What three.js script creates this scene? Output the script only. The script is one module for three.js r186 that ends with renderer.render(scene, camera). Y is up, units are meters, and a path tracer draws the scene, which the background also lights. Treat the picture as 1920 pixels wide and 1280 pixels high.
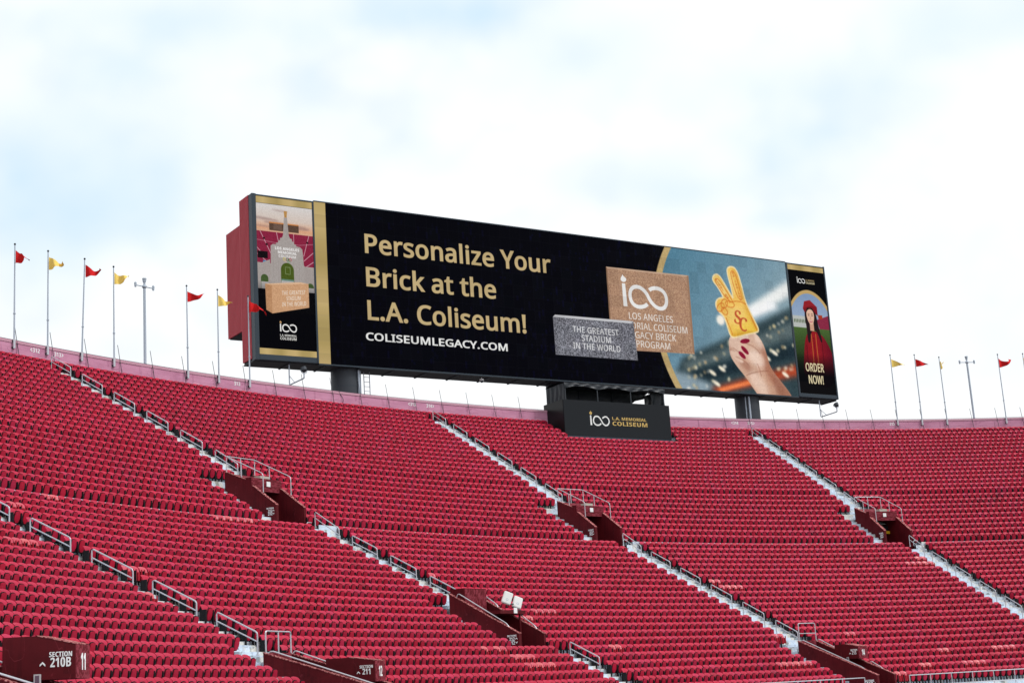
import * as THREE from 'three';
import { mergeGeometries } from 'three/addons/utils/BufferGeometryUtils.js';
import { RoundedBoxGeometry } from 'three/addons/geometries/RoundedBoxGeometry.js';
import { FontLoader } from 'three/addons/loaders/FontLoader.js';

/* ---------------------------------------------------------------- camera */
const UP = 10;                                             // the camera stands 10 m above the playing field
const F = 2946.69, PITCH = 0.22762, ROLL = 0.06364;        // focal length in photo pixels (1920 wide), tilt, roll
const scene = new THREE.Scene();
const camera = new THREE.PerspectiveCamera(2 * Math.atan(640 / F) * 180 / Math.PI, 1.5, 0.5, 6000);
const fwd = new THREE.Vector3(0, Math.sin(PITCH), -Math.cos(PITCH));
const up0 = new THREE.Vector3(0, Math.cos(PITCH), Math.sin(PITCH)), rt0 = new THREE.Vector3(1, 0, 0);
const camUp = up0.clone().multiplyScalar(Math.cos(ROLL)).addScaledVector(rt0, Math.sin(ROLL));
const camRt = rt0.clone().multiplyScalar(Math.cos(ROLL)).addScaledVector(up0, -Math.sin(ROLL));
camera.position.set(0, UP, 0);
camera.up.copy(camUp);
camera.lookAt(camera.position.clone().add(fwd));
scene.add(camera);
const ray = (px, py) => fwd.clone().addScaledVector(camRt, (px - 960) / F).addScaledVector(camUp, (640 - py) / F);

const renderer = new THREE.WebGLRenderer({ antialias: true });
renderer.toneMapping = THREE.LinearToneMapping;
renderer.toneMappingExposure = 1.15;
renderer.shadowMap.enabled = true;

/* ---------------------------------------------------------------- noise */
let seed = 7;
const rnd = () => { seed = (seed + 0x6d2b79f5) | 0; let t = Math.imul(seed ^ (seed >>> 15), 1 | seed); t = (t + Math.imul(t ^ (t >>> 7), 61 | t)) ^ t; return ((t ^ (t >>> 14)) >>> 0) / 4294967296; };
const hash = (x, y, z) => { let h = Math.imul(x, 374761393) ^ Math.imul(y, 668265263) ^ Math.imul(z, 2147483647 ^ 1274126177); h = Math.imul(h ^ (h >>> 13), 1274126177); return ((h ^ (h >>> 16)) >>> 0) / 4294967296; };
const fade = (t) => t * t * (3 - 2 * t), lerp = (a, b, t) => a + (b - a) * t;
function noise3(x, y, z) {
  const X = Math.floor(x), Y = Math.floor(y), Z = Math.floor(z), u = fade(x - X), v = fade(y - Y), w = fade(z - Z);
  const g = (i, j, k) => hash(X + i, Y + j, Z + k);
  return lerp(lerp(lerp(g(0, 0, 0), g(1, 0, 0), u), lerp(g(0, 1, 0), g(1, 1, 0), u), v), lerp(lerp(g(0, 0, 1), g(1, 0, 1), u), lerp(g(0, 1, 1), g(1, 1, 1), u), v), w);
}
function fbm(x, y, z, n = 5) { let s = 0, a = 0.5, t = 0; for (let i = 0; i < n; i++) { s += a * noise3(x, y, z); t += a; a *= 0.5; x *= 2.03; y *= 2.03; z *= 2.03; } return s / t; }
const smooth = (a, b, x) => fade(Math.min(1, Math.max(0, (x - a) / (b - a))));

/* ---------------------------------------------------------------- sky: thin bright overcast with pale blue openings */
{
  const w = 1536, h = 768, data = new Float32Array(w * h * 4);
  // openings seen in the photograph: pixel centre, radii in pixels, depth
  const openings = [[150, 290, 320, 200, 0.6], [230, 380, 190, 100, 0.3], [330, 40, 320, 60, 0.7], [800, 20, 200, 50, 0.6], [260, 130, 90, 45, 0.35], [1220, 340, 190, 70, 0.6], [1290, 360, 110, 45, 0.32], [1460, 415, 60, 20, 0.5],
    [1120, 90, 260, 110, 0.5], [1600, 170, 260, 90, 0.55], [1820, 40, 220, 80, 0.7], [1480, 260, 120, 40, 0.45], [60, 470, 230, 110, 0.35], [1880, 620, 260, 130, 0.22], [1560, 330, 150, 60, 0.25], [640, 250, 300, 90, 0.26], [960, 150, 220, 70, 0.2], [1700, 430, 260, 90, 0.22], [1350, 180, 200, 60, 0.2], [1560, 520, 200, 60, 0.2], [900, 330, 160, 40, 0.14]]
    .map(([x, y, rx, ry, d]) => ({ c: ray(x, y).normalize(), rx: rx / F, ry: ry / F, d }));
  const dir = new THREE.Vector3();
  for (let j = 0; j < h; j++) for (let i = 0; i < w; i++) {
    const lat = ((j + 0.5) / h - 0.5) * Math.PI, lon = ((i + 0.5) / w - 0.5) * 2 * Math.PI;
    dir.set(Math.cos(lat) * Math.cos(lon), Math.sin(lat), Math.cos(lat) * Math.sin(lon));
    const n = fbm(dir.x * 5 + 20, dir.y * 7 + 4, dir.z * 5 + 9, 6), m = fbm(dir.x * 17 + 3, dir.y * 26 + 8, dir.z * 17 + 30, 5), s2 = fbm(dir.x * 44, dir.y * 60 + 3, dir.z * 44 + 5, 4);
    let open = 0;
    if (dir.z < -0.6) {
      for (const o of openings) {
        const a = (dir.dot(camRt) - o.c.dot(camRt)) / o.rx, b = (dir.dot(camUp) - o.c.dot(camUp)) / o.ry;
        const wob = 0.8 + 0.75 * (m - 0.5) + 0.18 * (s2 - 0.5);
        const r2 = (a * a + b * b) / (wob * wob * 1.6);
        if (r2 < 6) open += o.d * Math.exp(-r2);
      }
    }
    const far = 1 - smooth(-0.90, -0.78, dir.z * Math.cos(PITCH));
    const general = 0.45 * smooth(0.5, 0.72, n) * (1 - far) + 0.10 * smooth(0.52, 0.75, n * 0.6 + m * 0.4);
    open = Math.min(1, 0.82 * open * (0.85 + 0.5 * (m - 0.4)) + general);
    const cloud = 0.94 - 0.05 * smooth(0.42, 0.72, m * 0.6 + s2 * 0.4);
    const below = smooth(0.02, -0.06, dir.y);
    const r = lerp(cloud * 0.985, 0.555, open), g = lerp(cloud * 0.997, 0.735, open), bl = lerp(cloud * 1.01, 0.87, open);
    const k = (j * w + i) * 4;
    data[k] = lerp(r, 0.3, below); data[k + 1] = lerp(g, 0.31, below); data[k + 2] = lerp(bl, 0.32, below); data[k + 3] = 1;
  }
  const t = new THREE.DataTexture(data, w, h, THREE.RGBAFormat, THREE.FloatType);
  t.mapping = THREE.EquirectangularReflectionMapping; t.magFilter = THREE.LinearFilter; t.minFilter = THREE.LinearFilter; t.needsUpdate = true;
  scene.background = t; scene.environment = t;
}
const sun = new THREE.DirectionalLight(new THREE.Color(1, 0.98, 0.955), 1.5);
sun.position.set(150, 175, -45); sun.target.position.set(0, 20, -80); scene.add(sun, sun.target);
sun.castShadow = true; sun.shadow.radius = 26; sun.shadow.mapSize.set(4096, 4096);
Object.assign(sun.shadow.camera, { left: -120, right: 120, top: 120, bottom: -120, near: 10, far: 500 });

/* ---------------------------------------------------------------- bowl geometry (fitted to the photograph) */
const CX = 59.96206, CZ = -48.58905, R0 = 92.46398, H0 = 20.61174 + UP, TREAD = 0.747045;
const RA = 0.450093, RB = 0.47257, RC = 0.41682, S2 = 0.2083, C1 = -5.824468, C2 = 8.269102;
const rad = (k, th) => R0 + C1 * (th + 0.7) + C2 * (th + 0.7) ** 2 - TREAD * k;
function prof(k, th) {
  const w = Math.min(1, Math.max(0, (th + 1) / 0.45)), s1 = 0.0477 * (1 - w) + 0.11923 * w;
  return H0 - (RA * Math.min(k, 15) + (k > 15 ? s1 * Math.min(k - 15, 1) : 0) + RB * Math.min(9, Math.max(0, k - 15)) + (k > 24 ? S2 * Math.min(k - 24, 1) : 0) + RC * Math.max(0, k - 24));
}
// a point above the tread of row k at angle th, ho metres up and ro metres in front of the back of the tread
function P(k, th, ho = 0, ro = 0) { const r = rad(k, th) - ro; return new THREE.Vector3(CX + r * Math.sin(th), prof(k, th) + ho, CZ - r * Math.cos(th)); }
function tangent(k, th) { const e = 1e-4, t = P(k, th + e).sub(P(k, th - e)); t.y = 0; return t.normalize(); }
const inward = (th) => new THREE.Vector3(-Math.sin(th), 0, Math.cos(th));
// frame of a radial thing: x along the row, y up, z down the slope of the bowl (radial); the rows are a little askew to the radii
function skew(k, th) { const T = tangent(k, th), N = inward(th); return new THREE.Matrix4().makeBasis(T, new THREE.Vector3(0, 1, 0), N); }
// pixel of the photograph -> row and angle on the seating surface, off metres above the slope through the tread backs
function hit(px, py, off) {
  const d = ray(px, py), q = new THREE.Vector3(); let prev = null;
  for (let s = 250; s > 30; s -= 0.05) {
    q.copy(d).multiplyScalar(s); q.y += UP;
    const th = Math.atan2(q.x - CX, -(q.z - CZ)), k = (rad(0, th) - Math.hypot(q.x - CX, q.z - CZ)) / TREAD, g = q.y - prof(k, th) - off;
    if (prev !== null && prev <= 0 && g > 0) return { th, k };
    prev = g;
  }
  return null;
}

/* ---------------------------------------------------------------- object helpers */
const taken = new Map();
function numbered(name) { const n = taken.get(name) ?? 0; taken.set(name, n + 1); return n ? name + '_' + String(n).padStart(3, '0') : name; }
function tag(o, label, category, group) { o.userData.label = label; o.userData.category = category; if (group) o.userData.group = group; return o; }
function thing(name, label, category, at = new THREE.Vector3(), group) {
  const o = new THREE.Group(); o.name = numbered(name); o.position.copy(at); scene.add(o); return tag(o, label, category, group);
}
function part(name, geo, mat, parent) { const m = new THREE.Mesh(geo, mat); m.name = parent === scene ? numbered(name) : name; m.castShadow = m.receiveShadow = true; parent.add(m); return m; }
function structure(name, geo, mat) { const m = part(name, geo, mat, scene); m.userData.kind = 'structure'; return m; }
const merge = (list) => mergeGeometries(list.map((g) => (g.index ? g.toNonIndexed() : g)).map((g) => { for (const n of Object.keys(g.attributes)) if (!['position', 'normal', 'uv'].includes(n)) g.deleteAttribute(n); return g; }));
const V = (x, y, z) => new THREE.Vector3(x, y, z);
function box(x0, x1, y0, y1, z0, z1, r = 0) {
  const w = x1 - x0, h = y1 - y0, d = z1 - z0;
  const g = r ? new RoundedBoxGeometry(w, h, d, 1, r) : new THREE.BoxGeometry(w, h, d);
  return g.translate((x0 + x1) / 2, (y0 + y1) / 2, (z0 + z1) / 2);
}
const UPV = V(0, 1, 0);
function bar(a, b, r, r2 = r, seg = 8) {
  const d = b.clone().sub(a), g = new THREE.CylinderGeometry(r2, r, d.length(), seg);
  return g.applyQuaternion(new THREE.Quaternion().setFromUnitVectors(UPV, d.clone().normalize())).translate((a.x + b.x) / 2, (a.y + b.y) / 2, (a.z + b.z) / 2);
}
// tube through points with rounded bends
function bent(points, r, bend = 0.12, seg = 7) {
  const path = new THREE.CurvePath();
  let from = points[0];
  for (let i = 1; i < points.length - 1; i++) {
    const p = points[i], a = p.clone().sub(points[i - 1]), b = points[i + 1].clone().sub(p);
    const cut = Math.min(bend, a.length() * 0.45, b.length() * 0.45), s = p.clone().addScaledVector(a.normalize(), -cut), e = p.clone().addScaledVector(b.normalize(), cut);
    path.add(new THREE.LineCurve3(from, s)); path.add(new THREE.QuadraticBezierCurve3(s, p, e)); from = e;
  }
  path.add(new THREE.LineCurve3(from, points[points.length - 1]));
  return new THREE.TubeGeometry(path, points.length * 10, r, seg, false);
}
// outline in (z, y), extruded along x
function slab(pts, x0, x1) {
  const s = new THREE.Shape(pts.map(([z, y]) => new THREE.Vector2(z, y)));
  const g = new THREE.ExtrudeGeometry(s, { depth: x1 - x0, bevelEnabled: false });
  return g.applyMatrix4(new THREE.Matrix4().makeBasis(V(0, 0, 1), V(0, 1, 0), V(-1, 0, 0))).translate(x1, 0, 0);
}
const font = new FontLoader().parse ? await new FontLoader().loadAsync('fonts/droid/droid_sans_bold.typeface.json') : null;
// flat raised letters centred on the origin, facing +z
function letters(str, height, wide = 1, depth = 0.01) {
  const shapes = font.generateShapes(str, height * 1.38);
  const g = new THREE.ExtrudeGeometry(shapes, { depth, bevelEnabled: false, curveSegments: 4 });
  g.computeBoundingBox(); const b = g.boundingBox;
  return g.translate(-(b.min.x + b.max.x) / 2, -(b.min.y + b.max.y) / 2, 0).scale(wide, 1, 1);
}
function chevron(kind, s, depth = 0.01) {
  const t = s * 0.34, sh = new THREE.Shape([[-s * 0.6, -s * 0.3], [0, s * 0.3], [s * 0.6, -s * 0.3], [s * 0.6, -s * 0.3 + t * 1.25], [0, s * 0.3 + t * 1.25], [-s * 0.6, -s * 0.3 + t * 1.25]].map(([x, y]) => new THREE.Vector2(x, y - t * 0.6)));
  const g = new THREE.ExtrudeGeometry(sh, { depth, bevelEnabled: false });
  return g.rotateZ({ up: 0, left: Math.PI / 2, down: Math.PI, right: -Math.PI / 2 }[kind]);
}
const ordinal = ['first', 'second', 'third', 'fourth', 'fifth', 'sixth', 'seventh', 'eighth', 'ninth', 'tenth'];

/* ---------------------------------------------------------------- procedural materials */
function texture(w, h, fn, srgb = true) {
  const d = new Uint8Array(w * h * 4);
  for (let j = 0; j < h; j++) for (let i = 0; i < w; i++) { const c = fn(i / w, j / h), k = (j * w + i) * 4; d[k] = c[0]; d[k + 1] = c[1]; d[k + 2] = c[2]; d[k + 3] = 255; }
  const t = new THREE.DataTexture(d, w, h); t.wrapS = t.wrapT = THREE.RepeatWrapping; t.magFilter = THREE.LinearFilter; t.minFilter = THREE.LinearMipmapLinearFilter; t.generateMipmaps = true;
  if (srgb) t.colorSpace = THREE.SRGBColorSpace; t.needsUpdate = true; return t;
}
// tileable noise: p periods across the texture
function tile(u, v, p, z, n = 4) { let s = 0, a = 0.5, t = 0; for (let o = 0; o < n; o++) { const x = u * p, y = v * p, X = Math.floor(x), Y = Math.floor(y), fx = fade(x - X), fy = fade(y - Y); const g = (i, j) => hash((X + i) % p, (Y + j) % p, z + o); s += a * lerp(lerp(g(0, 0), g(1, 0), fx), lerp(g(0, 1), g(1, 1), fx), fy); t += a; a *= 0.55; p *= 2; } return s / t; }
const std = (o) => new THREE.MeshPhysicalMaterial({ specularIntensity: 0.3, ...o });
const lin = (r, g, b) => new THREE.Color().setRGB(r, g, b);
const concreteMap = texture(512, 512, (u, v) => {
  const a = tile(u, v, 6, 1, 5), b = tile(u, v, 40, 9, 3), s = smooth(0.56, 0.72, tile(u, v, 9, 17, 4)), c = 230 + 36 * (a - 0.5) + 36 * (b - 0.5) - 66 * s;
  const warm = smooth(0.5, 0.7, tile(u, v, 7, 13, 3)); return [c * lerp(0.90, 0.96, warm), c * lerp(0.955, 0.955, warm), c * lerp(1.01, 0.93, warm) - 4 * s];
});
concreteMap.repeat.set(0.25, 0.25);
const M = {
  concrete: std({ map: concreteMap, color: lin(1.0, 1.0, 1.0), roughness: 0.9 }),
  step: std({ map: concreteMap, color: lin(1.0, 1.01, 1.03), roughness: 0.85 }),
  back: std({ color: lin(0.50, 0.018, 0.060), roughness: 0.45, specularIntensity: 0.35 }),
  pan: std({ color: lin(0.42, 0.012, 0.042), roughness: 0.5, specularIntensity: 0.3 }),
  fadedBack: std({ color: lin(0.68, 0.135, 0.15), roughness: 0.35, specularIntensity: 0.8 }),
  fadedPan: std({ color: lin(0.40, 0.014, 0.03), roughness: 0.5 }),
  black: std({ color: lin(0.012, 0.012, 0.014), roughness: 0.5 }),
  rail: std({ color: lin(0.56, 0.56, 0.60), roughness: 0.34, metalness: 0.55 }),
  white: std({ color: lin(0.85, 0.85, 0.85), roughness: 0.6 }),
  steel: std({ color: lin(0.42, 0.47, 0.54), roughness: 0.45, metalness: 0.3 }),
  darkSteel: std({ color: lin(0.055, 0.062, 0.072), roughness: 0.5, metalness: 0.2 }),
  slate: std({ color: lin(0.040, 0.055, 0.070), roughness: 0.42 }),
  soffit: std({ color: lin(0.040, 0.042, 0.046), roughness: 0.6 }),
  redClad: std({ color: lin(0.44, 0.040, 0.058), roughness: 0.5 }),
  yellow: std({ color: lin(0.75, 0.42, 0.02), roughness: 0.6 }),
  redPaint: std({ color: lin(0.42, 0.015, 0.015), roughness: 0.7 }),
};
const maroonMap = texture(512, 512, (u, v) => { const a = tile(u, v, 5, 21, 5), s = smooth(0.62, 0.75, tile(u, v, 14, 29, 4)), st = smooth(0.60, 0.7, tile(u * 1, v * 1, 24, 31, 2) * 0.55 + tile(u, v, 3, 33, 2) * 0.45); const scuff = smooth(0.012, 0.0, Math.abs(tile(u, v * 0.35, 9, 35, 3) - 0.5)) * smooth(0.52, 0.66, tile(u, v, 5, 37, 2)), run = smooth(0.58, 0.8, tile(u, v * 0.05, 40, 39, 2)) * 0.5;
  return [86 + 30 * (a - 0.5) + 30 * s * st + 34 * scuff - 16 * run, 13 + 12 * (a - 0.5) + 26 * s * st + 30 * scuff - 5 * run, 22 + 12 * (a - 0.5) + 26 * s * st + 30 * scuff - 5 * run]; });
maroonMap.repeat.set(0.3, 0.3);
M.maroon = std({ map: maroonMap, roughness: 0.62 });
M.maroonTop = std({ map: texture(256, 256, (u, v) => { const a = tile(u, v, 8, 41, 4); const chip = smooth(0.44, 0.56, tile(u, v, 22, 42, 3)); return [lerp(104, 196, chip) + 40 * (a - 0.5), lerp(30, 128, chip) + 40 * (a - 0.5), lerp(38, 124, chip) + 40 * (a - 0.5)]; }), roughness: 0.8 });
M.maroonLit = std({ map: texture(256, 256, (u, v) => { const a = tile(u, v, 6, 43, 4), l = tile(u, v, 30, 47, 2); const w = smooth(0.4, 0.62, tile(u, v, 14, 45, 3)); return [lerp(96, 132, w) + 30 * (a - 0.5) + 16 * (l - 0.5), lerp(20, 50, w) + 22 * (a - 0.5), lerp(30, 62, w) + 22 * (a - 0.5)]; }), roughness: 0.7 });  // lit copy of the maroon: brighter daylight painted in, plus faded patches
const pinkMap = texture(1024, 256, (u, v) => {
  // v runs up the wall: ragged darker weathering hanging under the coping, blotches and thin cracks
  const a = tile(u, v, 10, 51, 5), b = tile(u, v, 44, 57, 3), crack = smooth(0.018, 0.0, Math.abs(tile(u, v * 0.5, 5, 61, 4) - 0.5)) * smooth(0.5, 0.62, tile(u, v, 4, 67, 2));
  const runs = smooth(0.60, 0.78, tile(u, v * 0.06, 34, 71, 2)) * smooth(0.35, 0.75, v + 0.25 * (a - 0.5));
  const band = smooth(0.62, 0.66, v + 0.16 * (tile(u, 0.5, 26, 73, 3) - 0.5)) * (0.7 + 0.5 * (b - 0.5));
  const d = 26 * (a - 0.5) + 18 * (b - 0.5) - 26 * crack - 12 * runs;
  return [218 + d - 24 * band, 156 + d - 24 * band, 178 + d - 16 * band];
});
M.pink = std({ map: pinkMap, roughness: 0.85 });

/* ---------------------------------------------------------------- layout of aisles and tunnels */
const AISLE = { z: -1.705, o: -1.449, a: -1.131, b: -0.803, c: -0.461, d: -0.115 };
const aisleAt = (n, k) => ({ z: -1.705, o: -1.449, a: k < 25 ? -1.131 : -1.134, b: k < 25 ? lerp(-0.797, -0.806, Math.min(1, k / 15)) : -0.8055, c: k < 25 ? lerp(-0.461, -0.466, k / 24) : -0.459, d: -0.115 })[n];
const ORDER = ['z', 'o', 'a', 'b', 'c', 'd'];
const UPPER = { a: { l: -1.1675, r: -1.1405, s: '312', t: '212' }, b: { l: -0.830, r: -0.8002, s: '313', t: '213' }, c: { l: -0.4825, r: -0.4505, s: '314', t: '214' } };
const LOWER = { z: { l: -1.731, r: -1.699, k0: 43, k1: 49.4 }, o: { l: -1.468, r: -1.441, k0: 43, k1: 49.4 }, a: { l: -1.160, r: -1.129, k0: 36.6, k1: 41.4 }, b: { l: -0.824, r: -0.798, k0: 42.9, k1: 49.4 } };
const UK0 = 20.3, UK1 = 24.45;
const TH0 = -1.95, TH1 = 0.3, LAST = 47;

/* ---------------------------------------------------------------- ground and the bowl */
{
  const g = new THREE.CircleGeometry(2500, 96).rotateX(-Math.PI / 2).translate(0, -0.2, 0);
  structure('ground', g, std({ color: lin(0.12, 0.12, 0.12), roughness: 0.95 }));
  const f = new THREE.CircleGeometry(44, 72).rotateX(-Math.PI / 2).scale(1, 1, 1).translate(CX, -0.19, CZ);
  const turf = texture(256, 256, (u, v) => { const a = tile(u, v, 20, 81, 4); return [58 + 30 * (a - 0.5), 92 + 40 * (a - 0.5), 44 + 24 * (a - 0.5)]; });
  structure('playing_field', f, std({ map: turf, roughness: 0.95 }));
}
// angle spans of row k that are not cut away by a tunnel
function spans(k) {
  const cuts = [];
  for (const n of ORDER) {
    if (UPPER[n] && k >= 20 && k <= 24) cuts.push([UPPER[n].l, UPPER[n].r]);
    const t = LOWER[n]; if (t && k >= Math.floor(t.k0) && k <= Math.ceil(t.k1) - 1) cuts.push([t.l, t.r]);
  }
  const out = []; let a = TH0;
  for (const [l, r] of cuts.sort((x, y) => x[0] - y[0])) { out.push([a, l + 0.0012]); a = r - 0.0012; }
  out.push([a, TH1]); return out;
}
{
  const pos = [], uv = [], idx = [];
  const quad = (A, B, C, D, uA, uB, vA, vC) => { const b = pos.length / 3; for (const p of [A, B, C, D]) pos.push(p.x, p.y, p.z); uv.push(uA, vA, uB, vA, uB, vC, uA, vC); idx.push(b, b + 2, b + 1, b, b + 3, b + 2); };
  for (let k = -1; k <= 48; k++) {
    const depth = k === 48 ? 1.9 : TREAD, kk = Math.max(k, 0);
    for (const [t0, t1] of k < 0 ? [[TH0, TH1]] : spans(k)) {
      const n = Math.max(1, Math.ceil((t1 - t0) / 0.016));
      for (let i = 0; i < n; i++) {
        const a = lerp(t0, t1, i / n), b = lerp(t0, t1, (i + 1) / n), ua = a * 80, ub = b * 80;
        if (k < 0) continue;
        const off = k === 0 ? -0.4 : 0;
        const lift = k === 48 ? 0.16 : 0; quad(P(kk, a, lift, off), P(kk, b, lift, off), P(kk, b, lift, depth), P(kk, a, lift, depth), ua, ub, k * 0.9, k * 0.9 + 0.75);
        const drop = k < 48 ? null : 1.6;
        const Af = P(kk, a, 0, depth), Bf = P(kk, b, 0, depth), Al = Af.clone(), Bl = Bf.clone();
        Al.y = drop ? Af.y - drop : prof(k + 1, a) + (k === 47 ? 0.16 : 0); Bl.y = drop ? Bf.y - drop : prof(k + 1, b) + (k === 47 ? 0.16 : 0);
        if (!drop) quad(Af, Bf, Bl, Al, ua, ub, k * 0.9 + 0.75, k * 0.9 + 1.2);
      }
    }
  }
  const g = new THREE.BufferGeometry(); g.setAttribute('position', new THREE.Float32BufferAttribute(pos, 3)); g.setAttribute('uv', new THREE.Float32BufferAttribute(uv, 2)); g.setIndex(idx);
  const flat = g.toNonIndexed(); flat.computeVertexNormals();
  structure('concrete_terrace', flat, M.concrete);
}
// a strip of surface following the rows: list of [k, ho, ro] corners from top to bottom
function ringStrip(corners, t0, t1, step = 0.012, vScale = 1) {
  const n = Math.max(1, Math.ceil((t1 - t0) / step)), pos = [], uv = [], idx = [];
  for (let i = 0; i <= n; i++) {
    const th = lerp(t0, t1, i / n);
    corners.forEach(([k, ho, ro], j) => { const p = P(k, th, ho, ro); pos.push(p.x, p.y, p.z); uv.push(th * 92 / 10, vScale * (1 - j / (corners.length - 1))); });
  }
  const m = corners.length;
  for (let i = 0; i < n; i++) for (let j = 0; j < m - 1; j++) { const a = i * m + j; idx.push(a, a + 1, a + m, a + 1, a + m + 1, a + m); }
  const g = new THREE.BufferGeometry(); g.setAttribute('position', new THREE.Float32BufferAttribute(pos, 3)); g.setAttribute('uv', new THREE.Float32BufferAttribute(uv, 2)); g.setIndex(idx);
  const f = g.toNonIndexed(); f.computeVertexNormals(); return f;
}
{ // pale kerb along the front of the row above the tunnel mouths
  const cuts = ['o', 'a', 'b', 'c', 'd'].map((n) => (UPPER[n] ? [UPPER[n].l - 0.0145, UPPER[n].r + 0.006] : [AISLE[n] - 0.014, AISLE[n] + 0.014]));
  let a = -1.75; const gs = [];
  for (const [l, r] of [...cuts, [TH1, TH1]]) { gs.push(ringStrip([[24, 0, 0.69], [24, 0.225, 0.69], [24, 0.225, 0.742], [24, -0.02, 0.742]], a, l, 0.012)); a = r; }
  structure('terrace_kerb', merge(gs), M.step);
}
{ // the wall that drops from the front walkway, its red face, and the walkway below
  const w = thing('front_wall', 'red painted wall dropping below the front walkway rail', 'wall');
  part('wall_face', ringStrip([[48, -0.10, 1.9], [48, -1.7, 1.91]], -1.44, TH1), M.redPaint, w);
  part('coping', ringStrip([[48, 0.172, 1.72], [48, 0.172, 1.94], [48, -0.10, 1.94], [48, -0.10, 1.88]], -1.44, TH1), M.step, w);
  structure('lower_walkway', ringStrip([[48, -1.7, 1.9], [48, -1.75, 6.0], [48, -6, 16]], TH0, TH1), M.concrete);
}

/* ---------------------------------------------------------------- rim wall */
const WALL = 1.72;
{
  const w = thing('rim_wall', 'pink painted concrete wall along the rim above the top row of seats', 'wall');
  part('wall_core', ringStrip([[0, WALL - 0.16, -0.262], [0, -0.1, -0.262]], TH0, TH1, 0.012), M.maroon, w);
  for (let th = TH0; th < TH1; th += 0.0533) part('wall_panel', ringStrip([[0, WALL - 0.16, -0.25], [0, -0.1, -0.25]], th + 0.00012, th + 0.0533 - 0.00012, 0.0107), M.pink, w);
  part('coping', ringStrip([[0, -30.9, -0.76], [0, WALL, -0.75], [0, WALL, -0.215], [0, WALL - 0.16, -0.215], [0, WALL - 0.16, -0.26]], TH0, TH1, 0.012), std({ color: lin(0.58, 0.31, 0.39), roughness: 0.85 }), w);  // coping; its unseen outer skirt to the ground is added to darken the tunnels
  const wire = []; for (let th = -1.5; th < 0.05; th += 0.01) wire.push(P(0, th, WALL + 0.10, -0.5));
  part('cable', new THREE.TubeGeometry(new THREE.CatmullRomCurve3(wire), 400, 0.014, 5), M.darkSteel, w);
  const mark = (str, th, arrow) => {
    const gs = [letters(str, 0.185, 0.9)];
    if (arrow) { const c = chevron(arrow, 0.16).translate(arrow === 'left' ? -0.36 : 0.36, 0, 0); gs.push(c); }
    const g = merge(gs).applyMatrix4(skewPlain(0, th)), p = P(0, th, 1.36, -0.248);
    part('section_number', g.translate(p.x, p.y, p.z), M.white, w);
  };
  function skewPlain(k, th) { const T = tangent(k, th); return new THREE.Matrix4().makeBasis(T, UPV.clone(), V(-T.z, 0, T.x)); }
  mark('312', -1.1362, 'left'); mark('313', -1.1200, 'right'); mark('313', -0.9719); mark('313', -0.8075, 'left'); mark('314', -0.7915, 'right'); mark('314', -0.4706, 'left'); mark('315', -0.455, 'right'); mark('315', -0.3009);
  const hang = []; for (let i = 0; i <= 14; i++) { const t = i / 14; hang.push(P(0, -0.8790 + 0.0035 * Math.sin(t * 2.4), WALL - 1.05 * t, -0.20 - 0.03 * Math.sin(t * 9))); }
  part('hanging_cable', new THREE.TubeGeometry(new THREE.CatmullRomCurve3(hang), 30, 0.02, 5), M.darkSteel, w);
}
/* thin rods leaning out over the rim */
{
  const angles = []; for (let th = -1.2305; th < -0.69; th += 0.02655) angles.push(th); for (let th = -0.4825; th < -0.09; th += 0.0268) angles.push(th);
  for (const th of angles) {
    const b = P(0, th, 0.35, 0.04), o = thing('leaning_rod', 'thin dark rod leaning outward over the pink rim wall', 'rod', b, 'rods leaning out over the rim wall'), out = inward(th).multiplyScalar(-1);
    const top = out.clone().multiplyScalar(0.42 + 0.05 * rnd()); top.y = 2.33;
    part('shaft', bar(V(0, 0, 0), top, 0.022, 0.018, 6), M.darkSteel, o);
    part('foot_clip', box(-0.05, 0.05, 0.2, 0.26, -0.05, 0.05).applyMatrix4(skew(0, th)), M.darkSteel, o);
  }
}

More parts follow.
